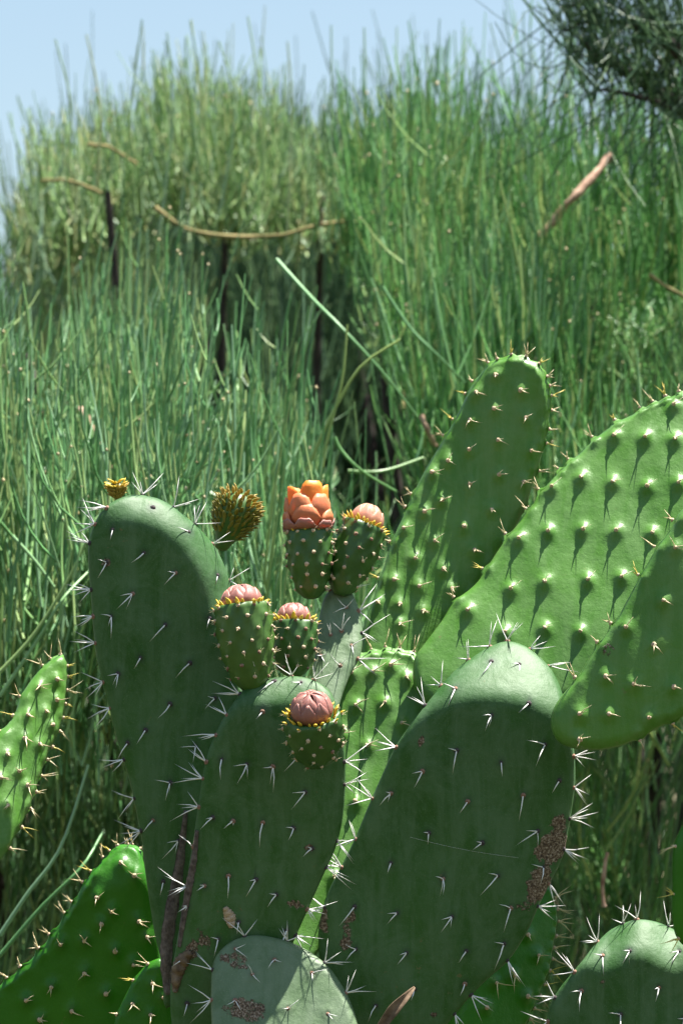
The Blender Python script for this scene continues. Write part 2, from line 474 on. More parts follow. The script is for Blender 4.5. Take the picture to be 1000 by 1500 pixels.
# B: taller yellowish shrub behind
B = shrub('tall yellow-green broom rising against the sky above a curved bare branch', 300, 6.4)
topB = [(40, 330), (70, 210), (110, 130), (180, 130), (240, 110), (285, 70), (330, 95), (420, 120), (520, 140), (600, 150)]
floorB = [(0, 420), (60, 400), (130, 330), (230, 320), (330, 362), (420, 362), (480, 345), (540, 345), (620, 400)]
gb = bed(340, (50, 600), topB, 360, 5.75, 6.3, 0.35, (0.10, 0.30), spread=0.45, power=1.1, fan=0.45, run=300, floor=floorB, clump=0.08)
gb2 = bed(60, (40, 220), [(40, 300), (220, 330)], 700, 5.9, 6.2, 0.4, (0.15, 0.3), fan=0.5)
front_stems(B, gb, M['stem_yellow'], 160)
stuff_part('green_stems', B, gb + gb2, M['stem_yellow'])
node_part(B, gb, 0.02, (0.0018, 0.0034))
trunks(B, [(158, 280, 6.0), (330, 350, 6.3), (470, 330, 6.3)], M['bark_dark'], 0.016)
branch('branch', B, [(228, 306, 5.62), (275, 335, 5.6), (340, 346, 5.6), (415, 344, 5.6), (470, 330, 5.6), (535, 324, 5.62)], 0.0040, 0.0027, M['bark_olive'], 0.22, inset=0.2)
branch('branch', B, [(470, 332, 5.6), (471, 305, 5.6), (474, 288, 5.6)], 0.0032, 0.0021, M['bark'], 0.2, 8, inset=0.2)
branch('branch', B, [(62, 264, 5.8), (105, 266, 5.78), (150, 283, 5.75)], 0.0029, 0.0030, M['bark_olive'], 0.2, inset=0.2)
branch('branch', B, [(128, 212, 5.8), (160, 216, 5.8), (200, 240, 5.8)], 0.0029, 0.0024, M['bark_olive'], 0.2, inset=0.2)
long_stems(B, [[(100 + i * 47 + random.uniform(-15, 15), 330 + random.uniform(-60, 60), 5.9), (100 + i * 47 + random.uniform(-15, 15), 160, 5.9), (100 + i * 47 + random.uniform(-22, 22), random.uniform(20, 90), 5.9)] for i in range(10)], M['stem_yellow'], 0.002)

# C: right-hand green shrub
C = shrub('broad mid-green broom with a broken pinkish bare branch', 760, 6.0)
topC = [(460, 180), (520, 130), (580, 105), (630, 40), (700, 35), (760, 15), (820, 10), (900, 40), (1000, 50), (1350, 60)]
floorC = [(430, 330), (500, 350), (560, 440), (600, 540), (640, 640), (680, 900), (720, 2200), (1400, 2200)]
gc = bed(420, (500, 1330), topC, 640, 5.1, 6.0, 0.3, (0.18, 0.40), spread=0.25, fan=0.25, run=420, floor=floorC, clump=0.12)
gc2 = bed(280, (600, 1330), [(x, y + 300) for x, y in topC], 1700, 4.7, 5.5, 0.35, (0.15, 0.34), fan=0.4, run=240, clump=0.16, under=0.6)
gc3 = bed(110, (330, 640), [(330, 760), (470, 640), (640, 620)], 1700, 4.8, 5.3, 0.35, (0.15, 0.30), fan=0.4, run=150, clump=0.12, under=0.6)
gc2 = gc2 + gc3
gc4 = bed(110, (640, 1330), [(640, 430), (800, 380), (1330, 350)], 760, 5.15, 5.6, 0.6, (0.07, 0.20), fan=1.5, spread=2.6, run=150, twigs=3, rad=(0.0011, 0.0020))  # twig layer added behind the front stems for inner shade
front_stems(C, gc, M['stem_green'], 160)
stuff_part('green_stems', C, gc + gc2 + gc4, M['stem_green'])
node_part(C, gc, 0.03, (0.0016, 0.0032))
node_part(C, gc2, 0.05, (0.0014, 0.0028))
trunks(C, [(700, 600, 5.6), (860, 420, 5.6), (960, 500, 5.6), (560, 520, 5.8), (1150, 500, 5.6)], M['bark_dark'])
branch('branch', C, [(793, 347, 4.98), (815, 318, 4.98), (838, 292, 4.98), (865, 262, 5.0), (893, 228, 5.03)], 0.0055, 0.0060, M['bark'], 0.25, inset=0.52)
branch('branch', C, [(820, 385, 5.1), (838, 355, 5.1), (850, 330, 5.15)], 0.0029, 0.0024, M['bark_olive'], 0.2, 8, inset=0.72)
branch('branch', C, [(590, 600, 4.95), (596, 560, 5.0), (610, 530, 5.05)], 0.0029, 0.0018, M['bark_olive'], 0.3, 8, inset=0.25)
branch('branch', C, [(617, 610, 4.8), (626, 632, 4.8), (636, 655, 4.82)], 0.0040, 0.0030, M['bark'], 0.3, 8, inset=0.25)
branch('branch', C, [(950, 402, 5.0), (975, 420, 5.0), (1010, 440, 5.0)], 0.0029, 0.0024, M['bark_olive'], 0.2, 8, inset=0.25)
branch('branch', C, [(884, 1330, 4.6), (882, 1290, 4.6), (888, 1250, 4.6)], 0.0029, 0.0018, M['bark'], 0.2, 8, inset=0.1)
long_stems(C, [
    [(405, 380, 4.9), (455, 435, 4.85), (500, 480, 4.8), (560, 545, 4.8), (610, 610, 4.85)],
    [(448, 690, 4.6), (470, 640, 4.6), (495, 590, 4.6), (530, 535, 4.6), (587, 497, 4.6)],
    [(465, 760, 4.6), (475, 660, 4.6), (500, 560, 4.6), (508, 475, 4.6)],
    [(490, 640, 4.65), (500, 660, 4.65), (530, 690, 4.65), (580, 720, 4.7)],
    [(510, 690, 4.7), (560, 690, 4.7), (620, 670, 4.75)],
    [(560, 420, 4.9), (600, 480, 4.9), (640, 520, 4.9), (680, 560, 4.95)],
], M['stem_green'])
long_stems(A, [
    [(0, 985, 4.3), (50, 930, 4.3), (100, 850, 4.3), (128, 790, 4.3)],
    [(0, 1020, 4.3), (60, 930, 4.3), (90, 880, 4.3), (132, 835, 4.35)],
    [(12, 940, 4.25), (20, 850, 4.25), (30, 790, 4.25), (38, 755, 4.25)],
    [(18, 785, 4.35), (50, 820, 4.35), (80, 860, 4.35)],
    [(0, 1370, 4.2), (40, 1310, 4.2), (90, 1240, 4.2), (130, 1120, 4.2)],
    [(0, 1400, 4.2), (60, 1330, 4.2), (120, 1270, 4.2), (150, 1220, 4.25)],
], M['stem_blue'])

# E: deep background shrub closing the view
E = shrub('shaded broom filling the gap deep behind the others', 520, 7.4)
ge = bed(950, (-500, 1500), [(-500, 430), (0, 430), (90, 330), (130, 230), (250, 190), (500, 180), (700, 170), (1500, 150)], 1500, 7.0, 7.1, 1.0, (0.3, 0.6), rad=(0.0018, 0.003), twigs=2)
ge2 = bed(620, (70, 760), [(70, 330), (130, 235), (250, 200), (500, 190), (760, 190)], 430, 7.3, 7.4, 1.3, (0.4, 0.8), rad=(0.0018, 0.003), twigs=2)  # dense extra bed added to make the gap dark
stuff_part('green_stems', E, ge + ge2, M['stem_shade'])
trunks(E, [(300, 500, 7.2), (520, 500, 7.2), (700, 500, 7.2)], M['bark_dark'], 0.03)

# D: dark tree limb reaching in overhead
D = empty('tree_limb', at(1500, -200, 5.75), 'dark shaded needle-leaved tree limb hanging over the broom', 'tree')
limb = [(1500, 340, 5.55), (1150, 250, 5.45), (1000, 160, 5.35), (930, 115, 5.35), (880, 88, 5.35), (850, 60, 5.35)]
branch('limb', D, limb, 0.014, 0.004, M['bark_dark'], 0.15, 24)
branch('limb', D, [(1300, 160, 5.40), (1100, 110, 5.35), (990, 65, 5.30), (940, 20, 5.30)], 0.010, 0.004, M['bark_dark'], 0.15, 20)
branch('limb', D, [(985, 150, 5.35), (960, 120, 5.35), (975, 90, 5.35), (1000, 75, 5.35)], 0.006, 0.003, M['bark_dark'], 0.15, 10)
branch('trunk', D, [(1500, py_of_height(-0.02, 5.60), 5.60), (1520, 1400, 5.60), (1500, 400, 5.60), (1480, -300, 5.60)], 0.05, 0.025, M['bark_dark'], 0.1, 24)
def limb_tufts(path, n, dep):
    t = rng.uniform(0, 1, n)
    pts = smooth_path(np.array([at(p[0], p[1], p[2]) for p in path]), 60)
    b = pts[(t * 59).astype(int)] + rng.normal(0, 0.012, (n, 3))
    d1 = norm(np.stack([rng.normal(-0.28, 0.30, n), rng.normal(0, 0.3, n), np.where(rng.uniform(0, 1, n) < 0.16, -0.5, 1.0)], -1))
    d0 = norm(d1 + rng.normal(0, 0.45, (n, 3)))
    L = rng.uniform(0.05, 0.24, n)
    return grow(b, d0, d1, L), np.repeat(rng.uniform(0.0010, 0.0016, n)[:, None], 6, 1) * np.linspace(1, .5, 6)[None]
branch('limb', D, [(1150, 255, 5.45), (1060, 150, 5.35), (950, 50, 5.3), (880, 30, 5.3), (825, 45, 5.3)], 0.006, 0.002, M['bark_dark'], 0.15, 16)
branch('limb', D, [(1000, 162, 5.35), (930, 140, 5.3), (870, 130, 5.3)], 0.005, 0.002, M['bark_dark'], 0.15, 12)
gd = [limb_tufts([(1060, 150, 5.35), (950, 50, 5.3), (880, 30, 5.3), (825, 45, 5.3)], 130, 5.3), limb_tufts([(1000, 162, 5.35), (930, 140, 5.3), (870, 130, 5.3)], 110, 5.3), limb_tufts(limb[1:], 150, 5.35), limb_tufts([(1300, 160, 5.40), (1100, 110, 5.35), (990, 65, 5.30), (920, 0, 5.30)], 110, 5.35),
      limb_tufts([(1150, -40, 5.35), (1000, -20, 5.30), (900, -10, 5.30), (830, 10, 5.35)], 100, 5.35),
      limb_tufts([(985, 150, 5.35), (960, 120, 5.35), (975, 90, 5.35), (1000, 75, 5.35)], 60, 5.35),
      limb_tufts([(1200, 20, 5.25), (1050, 40, 5.25), (950, 60, 5.25), (860, 70, 5.30)], 90, 5.35)]
stuff_part('needle_stems', D, gd, M['stem_shade'])
branch('limb', D, [(1480, -60, 5.55), (1150, -40, 5.35), (1000, -20, 5.30), (900, -10, 5.30), (830, 10, 5.35)], 0.010, 0.003, M['bark_dark'], 0.15, 20)

# ------------------------------------------------------------------ cactus pads
def closed_curve(pts, n):
    pts = np.asarray(pts, float); m = len(pts)
    t = np.linspace(0, m, n * 3, endpoint=False)
    i = t.astype(int); f = (t - i)[:, None]
    p0, p1, p2, p3 = pts[(i - 1) % m], pts[i % m], pts[(i + 1) % m], pts[(i + 2) % m]
    c = 0.5 * (2 * p1 + (p2 - p0) * f + (2 * p0 - 5 * p1 + 4 * p2 - p3) * f ** 2 + (3 * p1 - p0 - 3 * p2 + p3) * f ** 3)
    s = np.concatenate([[0], np.cumsum(np.linalg.norm(np.diff(np.vstack([c, c[:1]]), axis=0), axis=1))])
    q = np.linspace(0, s[-1], n, endpoint=False)
    cc = np.vstack([c, c[:1]])
    return np.stack([np.interp(q, s, cc[:, 0]), np.interp(q, s, cc[:, 1])], -1)

def cone_spines(specs):
    """specs: list of (base, dir, length, radius) -> verts, faces (tris); a spine swells slightly, then tapers to a point"""
    vs, fs = [], []
    o = 0
    for (b, d, L, r) in specs:
        d = norm(d); ref = np.array([0.3, 0.8, 0.5]); a = norm(np.cross(d, ref)); c = np.cross(d, a)
        bendv = a * random.uniform(-0.04, 0.04) + c * random.uniform(-0.04, 0.04)
        for k, (t, rr) in enumerate(((0, 0.9), (0.4, 0.72))):
            ce = b + d * L * t + bendv * L * math.sin(t * 3.14)
            for j in range(5):
                th = j * 2 * math.pi / 5
                vs.append(ce + (a * math.cos(th) + c * math.sin(th)) * r * rr)
        vs.append(b + d * L)
        for j in range(5):
            j2 = (j + 1) % 5
            fs += [(o + j, o + j2, o + 5 + j2), (o + j, o + 5 + j2, o + 5 + j), (o + 5 + j, o + 5 + j2, o + 10)]
        o += 11
    return vs, fs

def cushion(nrm, r, flat=0.6):
    nrm = norm(nrm); a = norm(np.cross(nrm, [0.2, 0.3, 0.9])); c = np.cross(nrm, a)
    vs, fs = [], []
    for (rr, hh) in ((1.0, -0.3), (0.9, 0.45), (0.5, 0.95)):
        for j in range(7):
            th = j * 2 * math.pi / 7
            q = r * rr * random.uniform(0.85, 1.15)
            vs.append((a * math.cos(th) + c * math.sin(th)) * q + nrm * r * hh * flat)
    vs.append(nrm * r * 1.1 * flat)
    for k in range(2):
        for j in range(7):
            j2 = (j + 1) % 7
            fs += [(k * 7 + j, k * 7 + j2, k * 7 + 7 + j2), (k * 7 + j, k * 7 + 7 + j2, k * 7 + 7 + j)]
    for j in range(7): fs.append((14 + j, 14 + (j + 1) % 7, 21))
    return vs, fs

def cluster(parent, pos, nrm, spines, felt, r, spine_mat, name='spine_cluster'):
    v1, f1 = cushion(nrm, r)
    v2, f2 = cone_spines(spines)
    o = len(v1)
    faces = f1 + [tuple(i + o for i in f) for f in f2]
    me = bpy.data.meshes.new(name)
    me.from_pydata([tuple(v) for v in v1 + v2], [], faces)
    me.materials.append(M[felt]); me.materials.append(M[spine_mat])
    mi = [0] * len(f1) + [1] * len(f2)
    me.polygons.foreach_set('material_index', mi)
    me.polygons.foreach_set('use_smooth', [True] * len(mi))
    return place(bpy.data.objects.new(name, me), parent, pos)

def u(a, b): return random.uniform(a, b)
def camdir(x, y, z): return RIGHT * x + UP * y - FWD * z      # x right, y up, z towards the viewer's side

class Pad:
    def __init__(self, parent, outline, depth, material, rim_t=0.0052, lens=0.0045, rim_w=15, bumps=(0.0, 8.0), areoles=(), rim=(),
                 style='old', scars=(), rings=52, centre=None, ang=168, ridge=0.0, seed=1, ringmark=1.0):
        self.depth = depth; self.rim_t = rim_t; self.lens = lens; self.rim_w = rim_w
        self.amp, self.sig = bumps; self.ridge = ridge
        self.out = closed_curve(outline, ang)
        self.c = np.array(centre if centre is not None else self.out.mean(0), float)
        self.are = np.array(areoles, float).reshape(-1, 2); self.rim = np.array(rim, float).reshape(-1, 2)
        self.seed = seed
        # rim teeth
        o = self.out.copy()
        if self.amp > 0 and len(self.rim):
            nv = norm(o - self.c)
            dd = np.linalg.norm(o[:, None, :] - self.rim[None], axis=-1).min(1)
            o = o + nv * (5.0 * np.exp(-(dd / 7.0) ** 2) * self.amp / 0.004)[:, None]
        q = np.linspace(0, 1, rings) ** 0.62
        q[0] = 0.0
        P2 = [self.c[None, :]] + [self.c + (o - self.c) * r for r in q[1:]]
        pts = np.vstack(P2)
        n = ang
        front = self.surface(pts, 1)
        nb = 12
        qb = np.linspace(0, 1, nb + 1)[1:-1] ** 0.5
        ptsb = np.vstack([self.c[None, :]] + [self.c + (o - self.c) * r for r in qb])
        back = self.surface(ptsb, -1)
        org = at(self.c[0], self.c[1], depth(self.c[0], self.c[1]))
        nf = len(front)
        quads, tris = [], []
        for k in range(rings - 2):
            a = 1 + k * n + np.arange(n); b = 1 + k * n + (np.arange(n) + 1) % n
            quads.append(np.stack([a, a + n, b + n, b], -1))
        for k in range(len(qb) - 1):
            a = nf + 1 + k * n + np.arange(n); b = nf + 1 + k * n + (np.arange(n) + 1) % n
            quads.append(np.stack([a, b, b + n, a + n], -1))
        a = nf + 1 + (len(qb) - 1) * n + np.arange(n); b = nf + 1 + (len(qb) - 1) * n + (np.arange(n) + 1) % n
        fa = 1 + (rings - 2) * n + np.arange(n); fb = 1 + (rings - 2) * n + (np.arange(n) + 1) % n
        quads.append(np.stack([a, b, fb, fa], -1))
        quads = np.vstack(quads)
        a = 1 + np.arange(n); b = 1 + (np.arange(n) + 1) % n
        tris = np.vstack([np.stack([np.zeros(n, int), a, b], -1), np.stack([np.full(n, nf), nf + b, nf + a], -1)])
        V = np.vstack([front, back]) - org
        me = bpy.data.meshes.new('pad')
        nl = quads.size + tris.size
        me.vertices.add(len(V)); me.vertices.foreach_set('co', V.astype(np.float32).ravel())
        me.loops.add(nl); me.loops.foreach_set('vertex_index', np.concatenate([quads.ravel(), tris.ravel()]).astype(np.int32))
        me.polygons.add(len(quads) + len(tris))
        ls = np.concatenate([np.arange(len(quads)) * 4, quads.size + np.arange(len(tris)) * 3]).astype(np.int32)
        me.polygons.foreach_set('loop_start', ls)
        me.polygons.foreach_set('loop_total', np.concatenate([np.full(len(quads), 4), np.full(len(tris), 3)]).astype(np.int32))
        me.update(calc_edges=True); me.validate()
        me.polygons.foreach_set('use_smooth', np.ones(len(me.polygons), bool))
        allp = np.vstack([pts, ptsb])
        sc = np.zeros(len(allp))
        for (sx, sy, rx, ry, ang_s, s) in scars:
            ca, sa = math.cos(math.radians(ang_s)), math.sin(math.radians(ang_s))
            dx, dy = allp[:, 0] - sx, allp[:, 1] - sy
            e = ((dx * ca + dy * sa) / rx) ** 2 + ((-dx * sa + dy * ca) / ry) ** 2
            sc = np.maximum(sc, s * np.clip(1.35 - e, 0, 1))
        sc[nf:] = 0
        rg = np.zeros(len(allp))
        if len(self.are):
            dd = np.linalg.norm(allp[:, None, :] - self.are[None], axis=-1).min(1)
            rg = np.exp(-(dd / 5.5) ** 2) * ringmark
        for nm, vals in (('scar', sc), ('ring', rg)):
            at_ = me.attributes.new(nm, 'FLOAT', 'POINT'); at_.data.foreach_set('value', vals.astype(np.float32))
        me.materials.append(M[material])
        self.obj = place(bpy.data.objects.new('pad', me), parent, org)
        self.org = org

    def mid(self, p):
        return at(p[:, 0], p[:, 1], self.depth(p[:, 0], p[:, 1]))

    def normal(self, p):
        e = 1.0
        dx = self.mid(p + [e, 0]) - self.mid(p - [e, 0]); dy = self.mid(p + [0, e]) - self.mid(p - [0, e])
        nn = norm(np.cross(dx, dy))
        s = np.sign((nn * -FWD).sum(1)); s[s == 0] = 1
        return nn * s[:, None]

    def surface(self, p, side):
        p = np.atleast_2d(np.asarray(p, float))
        oo = self.out; o2 = np.roll(oo, -1, 0)
        ab = o2 - oo
        t = np.clip(((p[:, None, :] - oo[None]) * ab[None]).sum(-1) / ((ab ** 2).sum(-1)[None] + 1e-9), 0, 1)
        d = np.linalg.norm(p[:, None, :] - (oo[None] + ab[None] * t[..., None]), axis=-1).min(1)
        # points pushed outside the smooth outline by a rim tooth count as rim
        k = np.argmin(np.linalg.norm(oo[None] - p[:, None], axis=-1), 1)
        tg = np.roll(oo, -1, 0) - np.roll(oo, 1, 0)
        area = (oo[:, 0] * np.roll(oo[:, 1], -1) - np.roll(oo[:, 0], -1) * oo[:, 1]).sum()
        on = np.stack([tg[:, 1], -tg[:, 0]], -1) * np.sign(area)
        d = np.where(((p - oo[k]) * on[k]).sum(-1) > 0, 0, d)
        x = np.clip(d / self.rim_w, 0, 1)
        h = self.rim_t * np.sqrt(np.clip(1 - (1 - x) ** 2, 0, 1)) + self.lens * (1 - np.exp(-d / 45.0))
        fade = np.clip(d / 10.0, 0, 1)
        s = self.seed * 13.7
        und = (np.sin(p[:, 0] / 41.0 + s) * np.cos(p[:, 1] / 57.0 + s * 1.3) + 0.6 * np.sin(p[:, 0] / 23.0 - p[:, 1] / 31.0 + s * 2.1))
        h = h + 0.0009 * und * fade
        if side > 0 and self.amp > 0:
            A = np.vstack([self.are, self.rim]) if len(self.rim) else self.are
            if len(A):
                v = p[:, None, :] - A[None]
                # tubercle: steep above the areole, drawn out along the pad below it
                r2 = (v[..., 0] / self.sig) ** 2 + (v[..., 1] / (self.sig * 1.15)) ** 2
                h = h + self.amp * (np.exp(-r2)).max(1) * np.clip(d / 6.0, 0.3, 1)
                if self.ridge:
                    r3 = (v[..., 0] / (self.sig * 1.5)) ** 2 + ((v[..., 1] - 22) / (self.sig * 3.2)) ** 2
                    h = h + self.ridge * (np.exp(-r3)).max(1) * fade
        elif side > 0 and len(self.are):
            v = p[:, None, :] - self.are[None]
            h = h + 0.0011 * np.exp(-((v / 9.0) ** 2).sum(-1)).max(1) - 0.0012 * np.exp(-((v / 3.5) ** 2).sum(-1)).max(1)
        return self.mid(p) + self.normal(p) * (h * side)[:, None]

    def spot(self, px, py):
        p = np.array([[px, py]], float)
        return self.surface(p, 1)[0], self.normal(p)[0]

    def outward(self, px, py):
        k = np.argmin(np.linalg.norm(self.out - [px, py], axis=1))
        tg = self.out[(k + 2) % len(self.out)] - self.out[k - 2]
        o = np.array([tg[1], -tg[0]]); o /= np.linalg.norm(o) + 1e-9
        if np.dot(o, self.out[k] - self.c) < 0: o = -o
        return o                       # photo axes, y down

    def arm(self, style, lengths=(16, 30)):
        ob = self.obj
        mm = 0.001
        for (x, y) in self.are:
            pos, n = self.spot(x, y)
            sp = []
            if style == 'old':
                r = u(2.0, 2.9) * mm
                k = random.random()
                L = u(lengths[0] * 0.75, lengths[1] * 1.1)
                main = camdir(u(-0.95, 0.05), u(-1.0, -0.45), u(0.4, 1.0))
                sp.append((n * r * 0.2, main, L * mm * 1.05, 0.78 * mm))
                if k > 0.35: sp.append((n * r * 0.2, camdir(u(-1.0, -0.5), u(-0.15, 0.35), u(0.5, 0.9)), L * u(0.45, 0.85) * mm, 0.66 * mm))
                if k > 0.72: sp.append((n * r * 0.2, camdir(u(-0.4, 0.1), u(-1.0, -0.7), u(0.3, 0.6)), L * u(0.4, 0.8) * mm, 0.45 * mm))
                cluster(ob, pos, n, sp, 'felt_dark' if random.random() < 0.75 else 'felt_brown', r, 'spine')
            elif style == 'lit':
                r = u(2.0, 2.8) * mm
                for j in range(random.choice((2, 2, 3))):
                    sp.append((n * r * 0.2, camdir(u(-0.6, 0.9), u(-0.7, 0.8), u(0.5, 0.9)), u(14, 24) * mm, 0.55 * mm))
                cluster(ob, pos, n, sp, 'felt_brown', r, 'spine')
            elif style == 'young':
                r = u(1.9, 2.6) * mm
                for j in range(random.choice((1, 2, 2, 3))):
                    sp.append((n * r * 0.2, camdir(u(-0.3, 1.1), u(-0.6, 0.55), u(0.5, 1.0)), u(lengths[0], lengths[1]) * mm, u(0.55, 0.8) * mm))
                cluster(ob, pos, n, sp, 'felt_tan', r, 'spine_y')
            elif style == 'knob':
                r = u(1.9, 2.5) * mm
                sp.append((n * r * 0.2, camdir(u(-0.1, 0.5), u(-0.3, 0.4), 0.9), u(5, 8) * mm, 1.1 * mm))
                if random.random() < 0.75:
                    sp.append((n * r * 0.2, camdir(u(0.3, 1.0), u(0.1, 0.7), u(0.5, 0.8)), u(lengths[0], lengths[1]) * mm, 0.5 * mm))
                cluster(ob, pos, n, sp, 'felt_tan', r, 'spine_y')
        for (x, y) in self.rim:
            o = self.outward(x, y)
            od = camdir(o[0], -o[1], 0)
            k = np.argmin(np.linalg.norm(self.out - [x, y], axis=1))
            q = self.out[k] - o * 1.5
            p2 = np.array([q])
            pos = self.mid(p2)[0] + self.normal(p2)[0] * 0.002
            if self.amp > 0: pos = pos + od * 5.0 * MM * self.amp / 0.004
            tang = np.cross(od, -FWD)
            sp = []
            if style in ('old', 'lit'):
                r = u(2.0, 3.0) * mm
                for j in range(random.choice((3, 4, 4, 5))):
                    dr = od * u(0.6, 1.0) + tang * u(-0.9, 0.9) + camdir(0, u(-0.25, 0.1), u(-0.1, 0.8))
                    sp.append((od * 0.0005, dr, u(lengths[0], lengths[1] * 1.3) * mm, 0.70 * mm))
                cluster(ob, pos, od + camdir(0, 0, 0.5), sp, 'felt_brown' if random.random() < 0.5 else 'felt_dark', r, 'spine')
            else:
                r = u(1.6, 2.3) * mm
                for j in range(random.choice((1, 2, 2, 3))):
                    dr = od * u(0.7, 1.0) + tang * u(-0.6, 0.6) + camdir(u(-0.1, 0.2), u(-0.1, 0.2), u(0.0, 0.7))
                    sp.append((od * 0.0003, dr, u(lengths[0] * 0.7, lengths[1]) * mm, u(0.55, 0.8) * mm))
                sp.append((od * 0.0003, od + camdir(0, 0, 0.4), u(4, 6.5) * mm, 1.1 * mm))
                cluster(ob, pos, od + camdir(0, 0, 0.4), sp, 'felt_tan', r, random.choice(('spine_y', 'spine_y', 'hook')))

def plane(d0, cx, cy, ax=0.0, ay=0.0, extra=None):
    def f(px, py):
        v = d0 + ax * (px - cx) + ay * (py - cy)
        if extra is not None: v = v + extra(px, py)
        return v
    return f
pos_ = lambda x: np.maximum(x, 0.0)
def curl(e, deg, e0=22.0):     # surface that rolls back beyond e = 0 to a steady slope
    e = pos_(e)
    return math.tan(math.radians(deg)) * MM * (np.sqrt(e * e + e0 * e0) - e0)
def bank(slope):           # slope of the surface against the picture plane, as depth per photo unit
    return math.tan(math.radians(slope)) * MM

def support(plant, chain, d):
    """thick old pads below the picture that carry the plant down to the soil"""
    for (x, y0, y1, w) in chain:
        ol = [(x + w * math.cos(a) * (1.0 if math.sin(a) < 0 else 0.72), (y0 + y1) / 2 + (y1 - y0) / 2 * math.sin(a)) for a in np.linspace(0, 2 * math.pi, 14, endpoint=False)]
        ar = [(x + dx * w, y0 + (y1 - y0) * t) for t in (0.2, 0.35, 0.5, 0.65, 0.8) for dx in (-0.45, 0.0, 0.45)]
        p = Pad(plant, ol, plane(d, x, y0), 'old', rim_t=0.018, lens=0.02, areoles=ar, rings=16, ang=48)

# ---- plant 1: the old fruiting plant
G = 'prickly pears'
yb = py_of_height(-0.03, 3.66)
P1 = empty('prickly_pear', [at(400, yb, 3.66)[0], at(400, yb, 3.66)[1], 0], 'old grey-green prickly pear bearing an orange flower and pink-tipped fruits', 'cactus', G)

PL = Pad(P1, [(171, 732), (193, 725), (214, 727), (238, 734), (267, 754), (291, 775), (315, 804), (332, 842), (344, 900), (350, 960), (350, 1020), (342, 1090),
              (325, 1160), (305, 1230), (288, 1300), (272, 1370), (258, 1430), (250, 1475), (240, 1470), (238, 1415), (228, 1375), (220, 1325), (212, 1270), (208, 1230), (200, 1190), (189, 1140),
              (172, 1085), (156, 1020), (142, 965), (137, 920), (133, 866), (130, 830), (130, 797), (138, 768), (152, 746)],
         plane(3.640, 240, 1000, 0.0, bank(3), lambda x, y: curl(np.hypot(x - 190, (y - 900) * 0.8) - 103, 57, 16.0) * np.clip((x - 148) / 55, 0, 1) * np.clip((940 - y) / 70, 0, 1)), 'old',
         areoles=[(222, 751), (166, 775), (157, 823), (212, 809), (258, 838), (270, 785), (310, 845), (195, 869), (164, 902), (243, 914), (303, 905), (207, 962), (174, 986),
                  (279, 970), (250, 1030), (315, 1022), (188, 1087), (214, 1068), (250, 1145), (225, 1200), (287, 1092), (262, 1230), (240, 1290)],
         rim=[(152, 744), (138, 770), (131, 795), (132, 862), (137, 905), (140, 945), (150, 995), (160, 1035), (181, 1110), (196, 1165), (204, 1215), (213, 727), (252, 741), (288, 770), (312, 800), (335, 848)],
         scars=[(157, 823, 7, 6, 0, 0.9), (268, 1330, 8, 130, 6, 0.25)], seed=1, centre=(236, 1010))
PL.arm('old', (15, 25))

PM = Pad(P1, [(350, 1018), (372, 1001), (400, 994), (430, 991), (460, 997), (485, 1015), (499, 1060), (506, 1120), (503, 1190), (492, 1240), (472, 1285), (452, 1330), (432, 1375),
              (405, 1440), (370, 1510), (330, 1580), (290, 1600), (262, 1560), (250, 1480), (252, 1425), (260, 1375), (269, 1325), (276, 1275), (284, 1225), (291, 1175), (301, 1115), (320, 1065)],
         plane(3.585, 380, 1250, 0.0, bank(8), lambda x, y: curl(1040 - y, 50)), 'old',
         areoles=[(385, 1040), (362, 1117), (400, 1120), (325, 1110), (312, 1195), (342, 1200), (385, 1202), (375, 1285), (335, 1280), (300, 1295), (405, 1307), (320, 1372), (447, 1157),
                  (430, 1210), (457, 1240), (275, 1325), (272, 1400), (275, 1467), (350, 1347), (440, 1100), (420, 1360), (402, 1004), (440, 1006)],
         rim=[(352, 1015), (330, 1042), (316, 1075), (299, 1112), (295, 1143), (290, 1180), (280, 1235), (268, 1300), (375, 999), (430, 990), (462, 998), (506, 1115), (505, 1145), (495, 1230), (480, 1268), (452, 1330), (433, 1372)],
         scars=[(300, 1375, 11, 22, -20, 0.55), (434, 1322, 16, 6, 5, 0.75), (455, 1240, 12, 8, 0, 0.5), (268, 1300, 4, 90, 10, 0.6), (282, 1390, 10, 22, 20, 0.55)], seed=2, centre=(375, 1260))
PM.arm('old', (14, 26))

